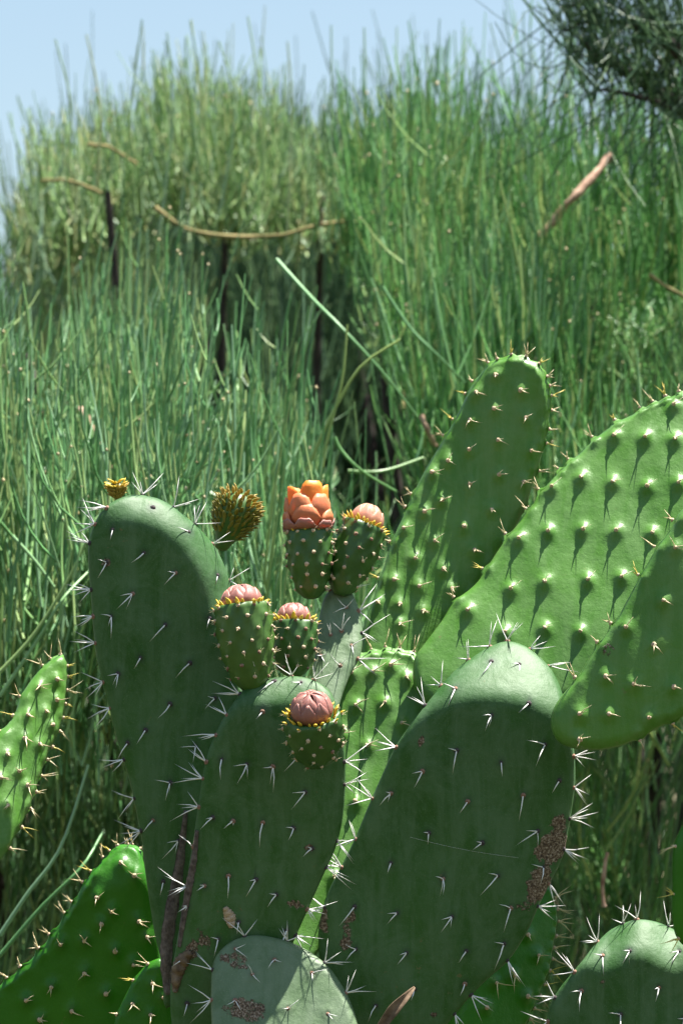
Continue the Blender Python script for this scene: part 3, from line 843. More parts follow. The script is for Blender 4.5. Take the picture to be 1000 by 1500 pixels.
PR = Pad(P1, [(742, 940), (714, 949), (691, 964), (668, 981), (645, 1006), (622, 1035), (599, 1064), (577, 1097), (558, 1138), (540, 1179), (521, 1225), (503, 1262), (484, 1299), (473, 1331),
              (466, 1370), (472, 1430), (495, 1490), (530, 1545), (580, 1570), (625, 1540), (659, 1495), (690, 1458), (716, 1432), (744, 1407), (770, 1368), (788, 1328), (806, 1292), (824, 1253),
              (831, 1220), (838, 1179), (842, 1138), (840, 1095), (834, 1055), (825, 1024), (814, 993), (797, 970), (770, 948)],
         plane(3.605, 660, 1240, 0.0, bank(4), lambda x, y: curl(np.hypot((x - 715) * 0.95, y - 1190) - 158, 52, 18.0) * np.clip((1190 - y) / 60, 0, 1)), 'old',
         areoles=[(719, 977), (758, 981), (668, 1016), (719, 1046), (772, 1034), (668, 1098), (733, 1115), (797, 1089), (618, 1128), (684, 1172), (765, 1163), (818, 1142), (572, 1161), (627, 1218),
                  (705, 1232), (786, 1216), (572, 1262), (648, 1285), (728, 1280), (795, 1269), (519, 1326), (581, 1335), (661, 1340), (747, 1328), (521, 1388), (595, 1393), (682, 1391), (737, 1381),
                  (606, 1446), (680, 1439), (550, 1470)],
         rim=[(742, 939), (712, 948), (688, 966), (645, 1004), (622, 1036), (580, 1094), (543, 1170), (521, 1228), (500, 1270), (475, 1325), (775, 950), (806, 980), (842, 1110), (843, 1150), (834, 1197),
              (827, 1242), (806, 1292), (788, 1328), (744, 1405), (690, 1456), (664, 1488)],
         scars=[(818, 1205, 13, 16, 20, 0.75), (808, 1240, 30, 22, -30, 1.0), (788, 1292, 18, 30, 20, 0.9), (768, 1325, 18, 8, 0, 0.5), (473, 1345, 10, 24, 0, 0.6), (508, 1362, 11, 34, 12, 0.5),
                (617, 1085, 5, 13, 10, 0.55), (635, 1484, 7, 5, 0, 0.7)], seed=3, centre=(660, 1240))
PR.arm('old', (15, 27))

PB = Pad(P1, [(312, 1412), (325, 1390), (345, 1376), (370, 1370), (400, 1373), (430, 1382), (455, 1395), (480, 1415), (500, 1442), (515, 1472), (526, 1510), (530, 1560), (505, 1620), (450, 1660),
              (390, 1660), (340, 1620), (316, 1560), (310, 1500), (309, 1450)],
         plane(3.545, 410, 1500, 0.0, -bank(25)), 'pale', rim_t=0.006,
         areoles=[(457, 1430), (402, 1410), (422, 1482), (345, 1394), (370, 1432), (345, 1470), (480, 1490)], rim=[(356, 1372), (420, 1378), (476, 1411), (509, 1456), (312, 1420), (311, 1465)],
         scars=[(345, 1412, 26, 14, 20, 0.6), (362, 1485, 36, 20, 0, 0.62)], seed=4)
PB.arm('lit', (14, 24))

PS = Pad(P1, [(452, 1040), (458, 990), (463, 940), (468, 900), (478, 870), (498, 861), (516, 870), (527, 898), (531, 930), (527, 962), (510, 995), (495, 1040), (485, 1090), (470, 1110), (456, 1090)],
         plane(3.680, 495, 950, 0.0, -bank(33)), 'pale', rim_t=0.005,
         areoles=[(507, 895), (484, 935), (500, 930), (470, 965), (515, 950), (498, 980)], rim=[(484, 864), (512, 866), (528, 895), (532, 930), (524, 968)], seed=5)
PS.arm('lit', (16, 28))
# hidden older pads that join these pads and carry them to the soil
support(P1, [(420, 1510, 2150, 190), (410, 2050, 2750, 200), (400, 2650, 3300, 200), (400, 3200, yb + 30, 190)], 3.66)

# ---- plant 2: bright young pads behind
yb2 = py_of_height(-0.03, 3.85)
P2 = empty('prickly_pear', [at(640, yb2, 3.85)[0], at(640, yb2, 3.85)[1], 0], 'bright green prickly pear with tall knobbly sunlit pads rising behind the fruits', 'cactus', G)
PT = Pad(P2, [(736, 527), (752, 522), (774, 527), (793, 541), (802, 566), (805, 595), (801, 629), (794, 662), (783, 700), (768, 745), (745, 790), (718, 835), (690, 880), (655, 925), (625, 965),
              (595, 1000), (560, 1005), (535, 980), (529, 945), (534, 912), (544, 883), (556, 850), (568, 811), (580, 778), (594, 749), (609, 715), (626, 682), (647, 648), (664, 619), (676, 595), (688, 571), (700, 552), (717, 534)],
         plane(3.800, 680, 750, 0.0, 0.0, lambda x, y: -bank(17) * (y - 750) * np.clip(1.25 - (x - 560) / 240, 0.0, 1.2)), 'young', rim_t=0.006, bumps=(0.0042, 8.5), ridge=0.0012,
         areoles=[(729, 552), (700, 578), (765, 574), (726, 602), (772, 614), (690, 619), (731, 648), (688, 662), (657, 679), (779, 662), (633, 696), (731, 698), (688, 713), (767, 708), (647, 737), (719, 749),
                  (621, 754), (678, 775), (635, 797), (590, 778), (606, 823), (693, 809), (647, 838), (575, 854), (611, 864), (582, 890), (616, 900), (659, 866), (582, 919), (553, 886)],
         rim=[(717, 533), (731, 527), (748, 522), (767, 524), (788, 534), (797, 550), (803, 568), (804, 583), (806, 598), (800, 628), (796, 652), (785, 690), (768, 742), (745, 788), (722, 828), (694, 870),
              (692, 562), (684, 580), (664, 617), (650, 640), (604, 725), (594, 747), (575, 795), (556, 848)], seed=6, centre=(680, 745), ringmark=0.4)
PT.arm('young', (8, 17))

PX = Pad(P2, [(606, 968), (620, 945), (645, 912), (664, 883), (698, 854), (726, 811), (750, 778), (774, 749), (789, 725), (813, 698), (846, 667), (875, 640), (904, 619), (933, 605), (962, 591), (1000, 578),
              (1050, 575), (1090, 600), (1105, 660), (1090, 740), (1050, 820), (1000, 890), (940, 960), (870, 1010), (790, 1040), (710, 1050), (640, 1040), (608, 1010)],
         plane(3.745, 850, 820, -0.00006, -bank(26)), 'young', rim_t=0.007, lens=0.006, bumps=(0.0058, 9.0), ridge=-0.0005,
         areoles=[(899, 646), (944, 650), (988, 652), (851, 708), (897, 715), (947, 722), (808, 720), (803, 787), (854, 785), (902, 787), (760, 797), (748, 871), (798, 862), (861, 859), (686, 902), (798, 929),
                  (993, 718), (955, 790), (910, 855), (740, 935), (986, 600), (850, 935)],
         rim=[(668, 878), (712, 835), (742, 788), (773, 749), (790, 722), (818, 692), (833, 678), (868, 648), (900, 620), (938, 603), (955, 593), (974, 587), (995, 579)], seed=7, rings=64, ang=220, centre=(850, 815), ringmark=0.3)
PX.arm('knob', (10, 18))

PC = Pad(P2, [(488, 990), (512, 966), (540, 957), (572, 953), (605, 960), (630, 982), (642, 1030), (632, 1085), (605, 1140), (578, 1200), (540, 1280), (505, 1335), (470, 1390), (430, 1430), (400, 1400),
              (405, 1310), (430, 1210), (458, 1110), (475, 1035)],
         plane(3.700, 540, 1100, 0.0, -bank(23)), 'young', bumps=(0.0052, 8.5), ridge=-0.0004,
         areoles=[(514, 990), (546, 990), (572, 980), (595, 998), (563, 1036), (521, 1039), (622, 1023), (537, 1098), (588, 1066), (500, 1080), (490, 1290), (520, 1180)],
         rim=[(494, 980), (508, 968), (524, 961), (545, 956), (566, 953), (584, 954), (602, 959), (618, 970), (632, 988), (480, 1010)], seed=8, centre=(530, 1110), ringmark=0.3)
PC.arm('young', (12, 22))

PN = Pad(P2, [(797, 1298), (808, 1318), (812, 1350), (806, 1385), (800, 1420), (786, 1455), (771, 1490), (755, 1535), (720, 1580), (670, 1590), (645, 1550), (650, 1500), (680, 1440), (715, 1385), (750, 1340), (778, 1308)],
         plane(3.690, 740, 1440, 0.0004, -bank(8)), 'young_shaded', bumps=(0.0045, 8.0), rim_t=0.009,
         areoles=[(760, 1370), (740, 1430), (775, 1400), (700, 1476), (760, 1460), (715, 1440)],
         rim=[(797, 1300), (806, 1315), (810, 1332), (812, 1350), (808, 1370), (805, 1388), (803, 1405), (798, 1422), (792, 1440), (785, 1458), (777, 1475), (770, 1492)], seed=9, ringmark=0.4)
PN.arm('young', (14, 24))
support(P2, [(600, 1480, 2150, 170), (620, 2050, 2750, 190), (640, 2650, 3250, 190), (640, 3150, yb2 + 30, 190)], 3.84)

# ---- plant 3: pads reaching in beside the big grey-green pad
yb3 = py_of_height(-0.03, 3.55)
P3 = empty('prickly_pear', [at(1180, yb3, 3.55)[0], at(1180, yb3, 3.55)[1], 0], 'prickly pear whose smooth drooping green pad overlaps the broad scarred grey-green pad', 'cactus', G)
PF = Pad(P3, [(1003, 742), (981, 776), (960, 804), (938, 842), (918, 878), (899, 912), (880, 938), (861, 966), (842, 998), (827, 1013), (813, 1032), (806, 1051), (808, 1072), (819, 1088), (842, 1097),
              (870, 1099), (904, 1094), (938, 1080), (968, 1064), (1000, 1050), (1060, 1025), (1130, 970), (1170, 890), (1160, 800), (1120, 740), (1060, 715)],
         plane(3.520, 950, 950, -0.00005, -bank(10)), 'young', rim_t=0.009, lens=0.005, bumps=(0.0042, 9.5), ridge=0.0006,
         areoles=[(988, 806), (971, 883), (916, 922), (957, 948), (887, 994), (928, 1006), (986, 1010), (849, 1049), (892, 1049), (950, 1054), (849, 1086), (1040, 900), (1040, 820)],
         rim=[(990, 762), (962, 800), (938, 844), (897, 915), (876, 944), (842, 996), (938, 1081), (985, 1057)], scars=[(890, 957, 9, 14, 40, 0.5)], seed=10, centre=(960, 950), ringmark=0.4)
PF.arm('young', (12, 20))
PG = Pad(P3, [(804, 1475), (818, 1449), (835, 1428), (853, 1406), (870, 1384), (891, 1365), (912, 1354), (930, 1348), (951, 1349), (975, 1357), (1005, 1375), (1045, 1420), (1065, 1490), (1050, 1570),
              (1000, 1640), (920, 1660), (850, 1620), (808, 1550), (800, 1510)],
         plane(3.560, 930, 1490, 0.0, bank(0), lambda x, y: curl(1420 - y + 10 * np.sin(x / 17.0), 46)), 'old',
         areoles=[(923, 1398), (881, 1407), (963, 1445), (907, 1484), (995, 1400), (850, 1450), (1000, 1490)], rim=[(838, 1424), (874, 1380), (912, 1355), (930, 1347), (980, 1359), (812, 1462), (802, 1495)], scars=[(880, 1440, 6, 10, 0, 0.4)], seed=11)
PG.arm('old', (14, 26))
PE = Pad(P3, [(984, 1302), (985, 1250), (992, 1222), (1010, 1200), (1060, 1185), (1110, 1210), (1130, 1280), (1110, 1350), (1070, 1395), (1020, 1395), (992, 1376), (984, 1345)],
         plane(3.50, 1050, 1290, 0.0002, bank(2)), 'young_shaded', areoles=[(1010, 1260), (1010, 1330), (1050, 1300)], rim=[(988, 1240), (985, 1310), (990, 1375)], rim_t=0.008, seed=12)
PE.arm('young', (14, 24))
support(P3, [(1120, 1380, 2080, 150), (1000, 1600, 2250, 150), (1120, 2000, 2700, 190), (1160, 2600, 3200, 190), (1180, 3100, yb3 + 30, 190)], 3.58)
Pad(P3, [(1110, 800), (1170, 900), (1200, 1050), (1190, 1200), (1160, 1330), (1120, 1400), (1080, 1340), (1060, 1200), (1070, 1050), (1085, 900)], plane(3.56, 1120, 1100), 'old', rings=20, ang=60)

# ---- plant 4: low plant beside the old one
yb4 = py_of_height(-0.03, 3.76)
P4 = empty('prickly_pear', [at(60, yb4, 3.76)[0], at(60, yb4, 3.76)[1], 0], 'low vivid green prickly pear with a narrow sunlit pad and stubby yellow spines', 'cactus', G)
LP = Pad(P4, [(20, 1050), (32, 1018), (54, 986), (76, 966), (92, 962), (97, 985), (94, 1030), (86, 1068), (71, 1102), (57, 1140), (44, 1180), (25, 1220), (0, 1262), (-35, 1310), (-75, 1310), (-95, 1250), (-80, 1180), (-40, 1110), (-5, 1078)],
         plane(3.66, 20, 1120, 0.0003, -bank(20)), 'young', rim_t=0.008, rim_w=16, bumps=(0.0030, 8.0), ridge=0.0,
         areoles=[(52, 1010), (62, 1047), (35, 1052), (30, 1087), (52, 1095), (22, 1135), (35, 1155), (5, 1110), (5, 1185), (78, 1000), (72, 1066), (-5, 1145), (78, 1030)],
         rim=[(62, 976), (76, 966), (88, 961), (95, 975), (97, 992), (96, 1010), (94, 1030), (90, 1050), (84, 1072), (76, 1092), (66, 1115), (58, 1138), (50, 1160), (42, 1184), (30, 1212), (12, 1242), (30, 1022), (20, 1050), (0, 1074)], seed=13, centre=(10, 1140), ringmark=0.4)
LP.arm('young', (10, 22))
BL = Pad(P4, [(168, 1247), (185, 1242), (203, 1247), (213, 1270), (222, 1310), (230, 1360), (238, 1420), (245, 1500), (225, 1570), (170, 1620), (90, 1630), (10, 1600), (-45, 1550), (-55, 1490), (-30, 1460),
              (0, 1444), (30, 1420), (57, 1394), (85, 1357), (106, 1326), (122, 1298), (144, 1270)],
         plane(3.760, 120, 1430, 0.0, bank(6), lambda x, y: 6.0e-6 * pos_(1305 - y) ** 2), 'young_shaded', bumps=(0.0048, 9.0),
         areoles=[(165, 1332), (205, 1347), (217, 1370), (170, 1390), (125, 1375), (90, 1380), (125, 1422), (77, 1442), (157, 1452), (40, 1462), (107, 1477), (197, 1410), (178, 1270), (198, 1285), (143, 1312), (150, 1350), (60, 1490)],
         rim=[(152, 1258), (164, 1248), (174, 1244), (184, 1242), (195, 1244), (205, 1250), (137, 1278), (125, 1296), (108, 1322), (96, 1340), (78, 1368), (58, 1392), (34, 1416), (12, 1434)], seed=14, centre=(110, 1450), ringmark=1.0)
BL.arm('young', (10, 18))
BS = Pad(P4, [(196, 1436), (215, 1414), (235, 1404), (248, 1420), (256, 1470), (258, 1530), (240, 1590), (200, 1610), (170, 1580), (164, 1530), (172, 1485)],
         plane(3.700, 210, 1500, 0.0, bank(0)), 'young_shaded', bumps=(0.002, 8.0), areoles=[(225, 1440), (195, 1470), (222, 1485), (240, 1460)], rim=[(196, 1435), (217, 1413), (172, 1487), (165, 1520)], seed=15)
BS.arm('young', (12, 20))
support(P4, [(90, 1580, 2200, 150), (70, 2100, 2750, 170), (60, 2650, 3250, 180), (60, 3150, yb4 + 30, 180)], 3.77)

# ------------------------------------------------------------------ fruits, buds, flower
def frame(axis):
    z = norm(axis); x = norm(np.cross(z, [0.0, 1.0, 0.05])); y = np.cross(z, x)
    return np.stack([x, y, z], 1)            # columns

def petal(parent, org, F, theta, prof, wfun, z0, layer, material, curl=0.0, name='tepal', notch=0.0):
    """prof(v)->(radius,height) of the cup; a tepal is a patch round angle theta"""
    nu, nv = 9, 9
    V = []; al = []
    ph = random.uniform(0, 6)
    for j in range(nv):
        v = j / (nv - 1)
        R, z = prof(v)
        hw = wfun(v)
        for i in range(nu):
            s = -1 + 2 * i / (nu - 1)
            th = theta + hw * s
            rr = R + layer - 0.06 * R * s * s * (0.5 + v) + 0.025 * R * math.sin(5 * s + ph) * v
            zz = z - notch * s ** 4 * v * v + 0.02 * R * math.sin(7 * s + ph) * v
            V.append(F @ np.array([rr * math.cos(th), rr * math.sin(th), z0 + zz])); al.append(v)
    me = bpy.data.meshes.new(name)
    fs = [(j * nu + i, j * nu + i + 1, (j + 1) * nu + i + 1, (j + 1) * nu + i) for j in range(nv - 1) for i in range(nu - 1)]
    me.from_pydata([tuple(x) for x in V], [], fs)
    me.polygons.foreach_set('use_smooth', [True] * len(fs))
    a = me.attributes.new('along', 'FLOAT', 'POINT'); a.data.foreach_set('value', al)
    me.materials.append(M[material])
    o = bpy.data.objects.new(name, me)
    md = o.modifiers.new('thickness', 'SOLIDIFY'); md.thickness = 0.0006; md.offset = 0
    return place(o, parent, org)

def scale_mesh(L, w, up=0.35):
    """a small fleshy pointed scale, growing along +Z, bending towards +X"""
    V, Fc = [], []
    segs = [(0, 0.75), (0.35, 1.0), (0.7, 0.7)]
    for (t, r) in segs:
        for j in range(6):
            th = j * math.pi / 3
            V.append((w * r * 0.6 * math.cos(th) + up * L * t * t, w * r * math.sin(th), L * t))
    V.append((up * L, 0, L))
    for k in range(2):
        for j in range(6):
            Fc.append((k * 6 + j, k * 6 + (j + 1) % 6, k * 6 + 6 + (j + 1) % 6, k * 6 + 6 + j))
    for j in range(6): Fc.append((12 + j, 12 + (j + 1) % 6, 18))
    me = bpy.data.meshes.new('scale'); me.from_pydata(V, [], Fc)
    me.polygons.foreach_set('use_smooth', [True] * len(Fc))
    return me
SCALES = {}
def scale_obj(parent, pos, direction, outward, size, matname, name='scale'):
    if matname not in SCALES:
        SCALES[matname] = []
        for k in range(3):
            me = scale_mesh(1.0, 0.22 + 0.04 * k, 0.15 + 0.15 * k); me.materials.append(M[matname]); SCALES[matname].append(me)
    o = bpy.data.objects.new(name, random.choice(SCALES[matname]))
    z = norm(direction); x = norm(outward - z * np.dot(outward, z)); y = np.cross(z, x)
    o.rotation_mode = 'QUATERNION'
    o.rotation_quaternion = Matrix(((x[0], y[0], z[0]), (x[1], y[1], z[1]), (x[2], y[2], z[2]))).to_quaternion()
    o.scale = (size, size, size)
    return place(o, parent, pos)

def fruit(plant, base, top, radius, d0, d1, material, kind, rows=6, name='fruit', bud_h=0.5, glochids=True):
    b = at(base[0], base[1], d0); t = at(top[0], top[1], d1)
    F = frame(t - b); H = np.linalg.norm(t - b); R = radius * MM
    prof_pts = np.array([(0, 0.0), (0.02, 0.30), (0.10, 0.52), (0.25, 0.74), (0.45, 0.92), (0.68, 1.0), (0.88, 0.99), (0.96, 0.93), (0.99, 0.84), (0.96, 0.72), (0.90, 0.0)])
    pr = smooth_path(prof_pts, 40)
    pr[0, 1] = 0; pr[-1, 1] = 0
    ns = 44
    # areole lattice
    lat = []
    for k in range(rows):
        f = 0.16 + 0.80 * k / (rows - 1)
        m = 7 if k < 2 else 9
        for j in range(m):
            lat.append((f + u(-0.015, 0.015), 2 * math.pi * (j + 0.5 * (k % 2)) / m + u(-0.08, 0.08)))
    def rad_at(f):
        return np.interp(f, prof_pts[:8, 0], prof_pts[:8, 1]) * R
    V = []
    for i, (z, r) in enumerate(pr):
        for j in range(ns):
            th = 2 * math.pi * j / ns
            bu = 0.0
            if i < 32:
                for (lf, lt) in lat:
                    dth = (th - lt + math.pi) % (2 * math.pi) - math.pi
                    q = (dth * max(r, 0.2) * R / 0.0042) ** 2 + ((z - lf) * H / 0.0050) ** 2
                    if q < 6: bu = max(bu, math.exp(-q))
            rr = r * R * (1 + 0.012 * math.sin(3 * th + H * 900)) + bu * 0.0028 * (r > 0.1)
            V.append(F @ np.array([rr * math.cos(th), rr * math.sin(th), z * H]))
    nR = len(pr)
    fs = np.array([(i * ns + j, i * ns + (j + 1) % ns, (i + 1) * ns + (j + 1) % ns, (i + 1) * ns + j) for i in range(nR - 1) for j in range(ns)])
    me = mesh_np(name, np.array(V), fs); me.materials.append(M[material])
    ob = place(bpy.data.objects.new(name, me), plant, b)
    mm = 0.001
    for (lf, lt) in lat:
        rad = rad_at(min(lf, 0.96)) + 0.0026
        dirv = F @ np.array([math.cos(lt), math.sin(lt), 0.15])
        pos = b + F @ np.array([rad * math.cos(lt), rad * math.sin(lt), lf * H])
        if np.dot(dirv, FWD) > 0.45: continue         # the far side shows nothing
        if lf > 0.86 and kind != 'flower':
            scale_obj(ob, pos - dirv * 0.001, dirv * 0.5 + F[:, 2] * u(0.5, 1.0), dirv, u(5.0, 7.0) * mm, 'scale')
        sp = []
        if glochids:
            for q in range(random.choice((1, 2, 3, 3))):
                sp.append((dirv * 0.0004, dirv + rng.normal(0, 0.45, 3), u(2.5, 8.0) * mm, 0.24 * mm))
        cluster(ob, pos, dirv, sp, 'felt_tan' if random.random() < 0.7 else 'felt_brown', u(1.6, 2.2) * mm, 'spine_y', 'areole')
    if kind == 'bud':
        mt = 'budpink'
    elif kind == 'peach':
        mt = 'budpeach'
    if kind in ('bud', 'peach'):
        Rb = R * 0.74; hb = R * 2 * bud_h
        def prof(v):
            a = v * math.pi * 0.49
            return (Rb * (math.cos(a) ** 0.75) * (0.9 + 0.25 * math.sin(min(v * 3, 1) * 1.57)) * 0.92, hb * math.sin(a))
        # dome under the tepals
        for ring, (cnt, lay, h) in enumerate(((5, -0.0012, 1.04), (6, 0.0, 0.96), (8, 0.0009, 0.62))):
            for j in range(cnt):
                th = 2 * math.pi * (j + 0.37 * ring) / cnt
                petal(ob, b, F, th, lambda v, h=h: (prof(v * h)[0], prof(v * h)[1]),
                      lambda v, c=cnt: (2 * math.pi / c) * 0.72 * max(0.06, (1 - (v ** 2.2) * 0.85)), H * 0.93, lay, mt, notch=0.001)
        for j in range(19):
            th = 2 * math.pi * j / 19 + u(-0.1, 0.1)
            dv = F @ np.array([math.cos(th), math.sin(th), 0])
            pos = b + F @ np.array([R * 0.80 * math.cos(th), R * 0.80 * math.sin(th), H * u(0.93, 0.98)])
            scale_obj(ob, pos, dv * u(0.15, 0.5) + F[:, 2], dv, u(6.5, 10.5) * mm, 'scale')
            if j % 2 == 0:
                sp = [(dv * 0.0, dv * u(0.3, 1) + F[:, 2] * u(0.3, 1) + rng.normal(0, 0.3, 3), u(5, 9) * mm, 0.2 * mm) for q in range(3)]
                cluster(ob, pos, dv, sp, 'felt_tan', 1.2 * mm, 'spine_y', 'areole')
    if kind == 'flower':
        Hf = 74 * MM; Rf = 36 * MM
        def cup(scale_h, scale_r, close):
            def f(v):
                r = Rf * scale_r * (0.58 + 0.44 * math.sin(min(v * 1.25, 1.0) * math.pi / 2)) * (1 - close * max(0, v - 0.6) ** 1.5)
                return r, Hf * scale_h * v
            return f
        w = lambda c, k: (lambda v: (2 * math.pi / c) * k * (0.74 + 0.32 * v - 0.22 * max(0, v - 0.75) / 0.25))
        for j in range(5): petal(ob, b, F, 2 * math.pi * j / 5 + 0.55 + u(-0.1, 0.1), cup(u(0.92, 1.04), 0.92, 0.0), w(5, 0.66), H * 0.95, -0.0020, 'petal_in', notch=0.010)
        for j in range(5): petal(ob, b, F, 2 * math.pi * j / 5 + 1.15 + u(-0.1, 0.1), cup(u(0.70, 0.86), 1.0, 0.5), w(5, 0.58), H * 0.95, 0.0, 'petal', notch=0.012)
        for j in range(5): petal(ob, b, F, 2 * math.pi * j / 5 + 0.2 + u(-0.1, 0.1), cup(u(0.42, 0.58), 1.0, 0.5), w(5, 0.56), H * 0.95, 0.0016, 'petal', notch=0.012)
        for j in range(7): petal(ob, b, F, 2 * math.pi * j / 7 + 0.5 + u(-0.1, 0.1), cup(u(0.16, 0.32), 0.98, 0.0), w(7, 0.55), H * 0.95, 0.0026, 'budpink', notch=0.008)
        for j in range(9):
            th = 2 * math.pi * j / 9
            dv = F @ np.array([math.cos(th), math.sin(th), 0])
            scale_obj(ob, b + F @ np.array([R * 0.86 * math.cos(th), R * 0.86 * math.sin(th), H * 0.95]), dv * 0.3 + F[:, 2], dv, u(5, 7) * mm, 'scale')
        st = bpy.data.meshes.new('stamens')
        vs, ff = cone_spines([(F @ np.array([Rf * 0.5 * math.sqrt(random.random()) * math.cos(a), Rf * 0.5 * math.sin(a) * random.random(), H * 0.95]), F[:, 2] + rng.normal(0, 0.15, 3), Hf * u(0.45, 0.62), 0.0005) for a in np.linspace(0, 6.28, 60)])
        st.from_pydata([tuple(x) for x in vs], [], ff); st.materials.append(M['scale'])
        so_ = bpy.data.objects.new('stamens', st); so_['kind'] = 'stuff'; place(so_, ob, b)
    return ob

fruit(P1, (456, 878), (452, 776), 33, 3.692, 3.700, 'fruit', 'flower', 6)
fruit(P1, (496, 872), (535, 768), 33, 3.702, 3.715, 'fruit', 'peach', 6, bud_h=0.60)
fruit(P1, (370, 1014), (354, 884), 40, 3.575, 3.585, 'fruit_lit', 'bud', 7, bud_h=0.46)
fruit(P1, (430, 992), (430, 910), 33, 3.640, 3.650, 'fruit', 'bud', 6, bud_h=0.50)
fruit(P1, (466, 1122), (457, 1046), 40, 3.530, 3.505, 'fruit', 'bud', 6, bud_h=0.50)

def scaly_bud(plant, base, top, radius, d0, d1, rows, size, mats, name, body_mat):
    """young bud: egg-shaped body wrapped in pointed scales"""
    b = at(base[0], base[1], d0); t = at(top[0], top[1], d1)
    F = frame(t - b); H = np.linalg.norm(t - b); R = radius * MM
    pp = smooth_path(np.array([(0, 0), (0.03, 0.28), (0.18, 0.45), (0.40, 0.80), (0.62, 1.0), (0.80, 0.92), (0.93, 0.62), (1.0, 0.0)]), 24)
    pp[0, 1] = 0; pp[-1, 1] = 0; pp[:, 1] = np.maximum(pp[:, 1], 0)
    ns = 20
    V = [F @ np.array([r * R * math.cos(2 * math.pi * j / ns), r * R * math.sin(2 * math.pi * j / ns), z * H]) for z, r in pp for j in range(ns)]
    fs = np.array([(i * ns + j, i * ns + (j + 1) % ns, (i + 1) * ns + (j + 1) % ns, (i + 1) * ns + j) for i in range(23) for j in range(ns)])
    me = mesh_np(name, np.array(V), fs); me.materials.append(M[body_mat])
    ob = place(bpy.data.objects.new(name, me), plant, b)
    order = np.argsort(pp[:, 0])
    for k in range(rows):
        f = 0.26 + 0.70 * k / (rows - 1)
        rr = float(np.interp(f, pp[order, 0], pp[order, 1]))
        m = max(5, int(rr * 21))
        for j in range(m):
            th = 2 * math.pi * (j + 0.5 * (k % 2)) / m + u(-0.1, 0.1)
            dv = F @ np.array([math.cos(th), math.sin(th), 0])
            if np.dot(dv, FWD) > 0.6: continue
            pos = b + F @ np.array([rr * R * math.cos(th), rr * R * math.sin(th), f * H])
            scale_obj(ob, pos - dv * 0.0008, dv * u(0.35, 0.8) + F[:, 2] * u(0.7, 1.0), dv, size * u(0.85, 1.2) * 0.001, mats[min(len(mats) - 1, int(k / rows * len(mats)))])
    return ob
scaly_bud(P1, (322, 806), (358, 722), 33, 3.735, 3.745, 12, 8.0, ['scale_green', 'scale_green', 'scale_tip'], 'young_bud', 'fruit_lit')
scaly_bud(P1, (174, 735), (170, 706), 12, 3.675, 3.67, 5, 7.0, ['scale_tip', 'scale'], 'young_bud', 'scale_green')

# ------------------------------------------------------------------ dried folds, dead leaf, silk
def strip(name, parent, pts, widths, pad, lift, material):
    """a puckered ribbon of dried skin along photo points lying on a pad"""
    p = smooth_path(np.array(pts, float), 30)
    w = np.interp(np.linspace(0, 1, 30), np.linspace(0, 1, len(widths)), widths)
    V = []
    for k in range(30):
        tg = p[min(k + 1, 29)] - p[max(k - 1, 0)]; sd = np.array([tg[1], -tg[0]]); sd = sd / (np.linalg.norm(sd) + 1e-9)
        for j in range(7):
            s = -1 + j / 3.0
            q = p[k] + sd * w[k] * s * (1 + 0.12 * math.sin(k * 1.9 + j))
            P_, n_ = pad.spot(q[0], q[1])
            V.append(P_ + n_ * (lift * (1 - s * s) * (0.7 + 0.3 * math.sin(k * 0.9)) + 0.0008 * math.sin(k * 2.1 + j * 1.7) - 0.0006 * (abs(s) > 0.9)))
    fs = np.array([(k * 7 + j, k * 7 + j + 1, (k + 1) * 7 + j + 1, (k + 1) * 7 + j) for k in range(29) for j in range(6)])
    V = np.array(V); org = V[0].copy()
    me = mesh_np(name, V - org, fs); me.materials.append(M[material])
    o = bpy.data.objects.new(name, me)
    md = o.modifiers.new('thickness', 'SOLIDIFY'); md.thickness = 0.0012
    return place(o, parent, org)
strip('dried_fold', PL.obj, [(273, 1185), (268, 1230), (262, 1275), (252, 1330), (245, 1380), (244, 1420), (246, 1455)], [1, 3.5, 6, 8, 8, 7, 2], PL, 0.0045, 'cork')
strip('dried_fold', PM.obj, [(289, 1215), (285, 1255), (279, 1290), (270, 1340), (263, 1385)], [1, 3.0, 4, 3, 1], PM, 0.002, 'cork')
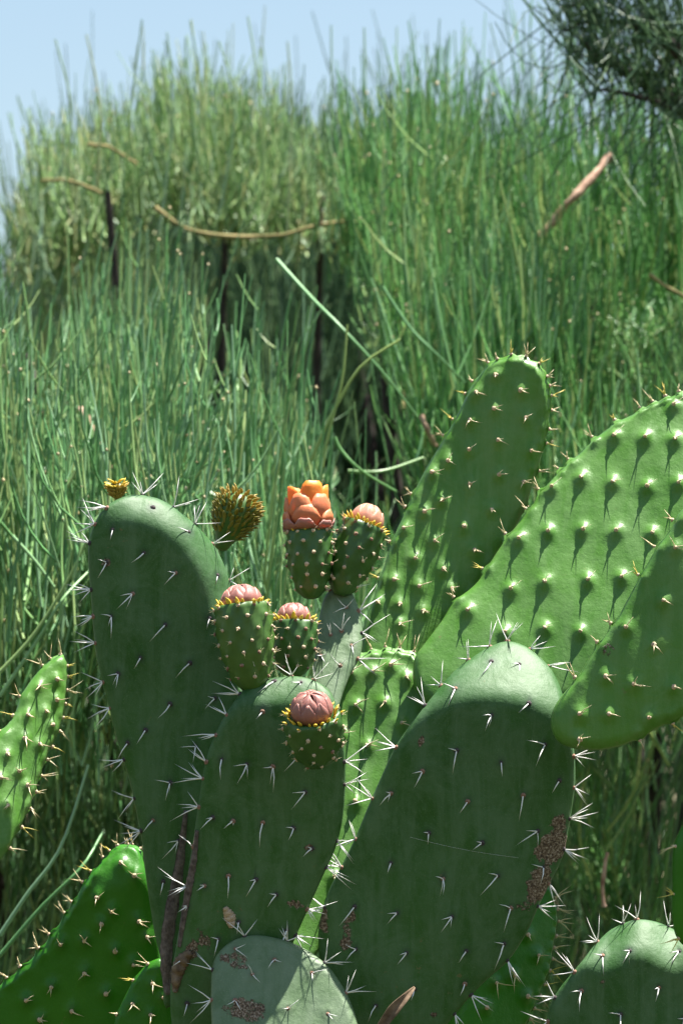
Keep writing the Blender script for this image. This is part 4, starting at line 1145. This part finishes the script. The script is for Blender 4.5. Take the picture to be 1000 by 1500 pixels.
strip('dried_flap', PM.obj, [(280, 1392), (268, 1405), (260, 1425), (257, 1450)], [3, 9, 8, 2], PM, 0.006, 'deadleaf')
strip('dried_flap', PM.obj, [(330, 1326), (337, 1340), (340, 1355)], [1.5, 8, 2], PM, 0.003, 'felt_tan')

def loose_strip(name, label, cat, pts, widths, material):
    p = at([q[0] for q in pts], [q[1] for q in pts], [q[2] for q in pts]); p = smooth_path(p, 20)
    w = np.interp(np.linspace(0, 1, 20), np.linspace(0, 1, len(widths)), widths) * MM
    V = []
    for k in range(20):
        tg = norm(p[min(k + 1, 19)] - p[max(k - 1, 0)]); sd = norm(np.cross(tg, -FWD)); up = np.cross(sd, tg)
        for j in range(5):
            s = -1 + j / 2.0
            V.append(p[k] + sd * w[k] * s + up * w[k] * 0.7 * s * s)
    fs = np.array([(k * 5 + j, k * 5 + j + 1, (k + 1) * 5 + j + 1, (k + 1) * 5 + j) for k in range(19) for j in range(4)])
    V = np.array(V); org = V[0].copy()
    me = mesh_np(name, V - org, fs); me.materials.append(M[material])
    o = bpy.data.objects.new(name, me); o['label'] = label; o['category'] = cat
    md = o.modifiers.new('thickness', 'SOLIDIFY'); md.thickness = 0.0006
    return place(o, None, org)
loose_strip('dead_leaf', 'curled brown dead leaf caught on the spines of the scarred pad', 'leaf', [(552, 1512, 3.52), (575, 1480, 3.52), (594, 1460, 3.525), (607, 1446, 3.535)], [5, 8, 5, 1], 'deadleaf')

def silk(label, a, b_, sag):
    p0, p1 = a, b_
    t = np.linspace(0, 1, 14)[:, None]
    p = p0 * (1 - t) + p1 * t + np.array([0, 0, -sag]) * np.sin(t * math.pi)
    v, f = tubes(p[None], np.full((1, 14), 0.00008), 4)
    me = mesh_np('silk_thread', v - p0, f); me.materials.append(M['silk'])
    o = bpy.data.objects.new('silk_thread', me); o['label'] = label; o['category'] = 'cobweb'
    place(o, None, p0)
s1 = PR.spot(600, 1224)[0] + camdir(0, 0, 0.003); s2 = PR.spot(758, 1254)[0] + camdir(0, 0, 0.003)
silk('fine cobweb thread stretched across the broad scarred grey-green pad', s1, s2, 0.002)
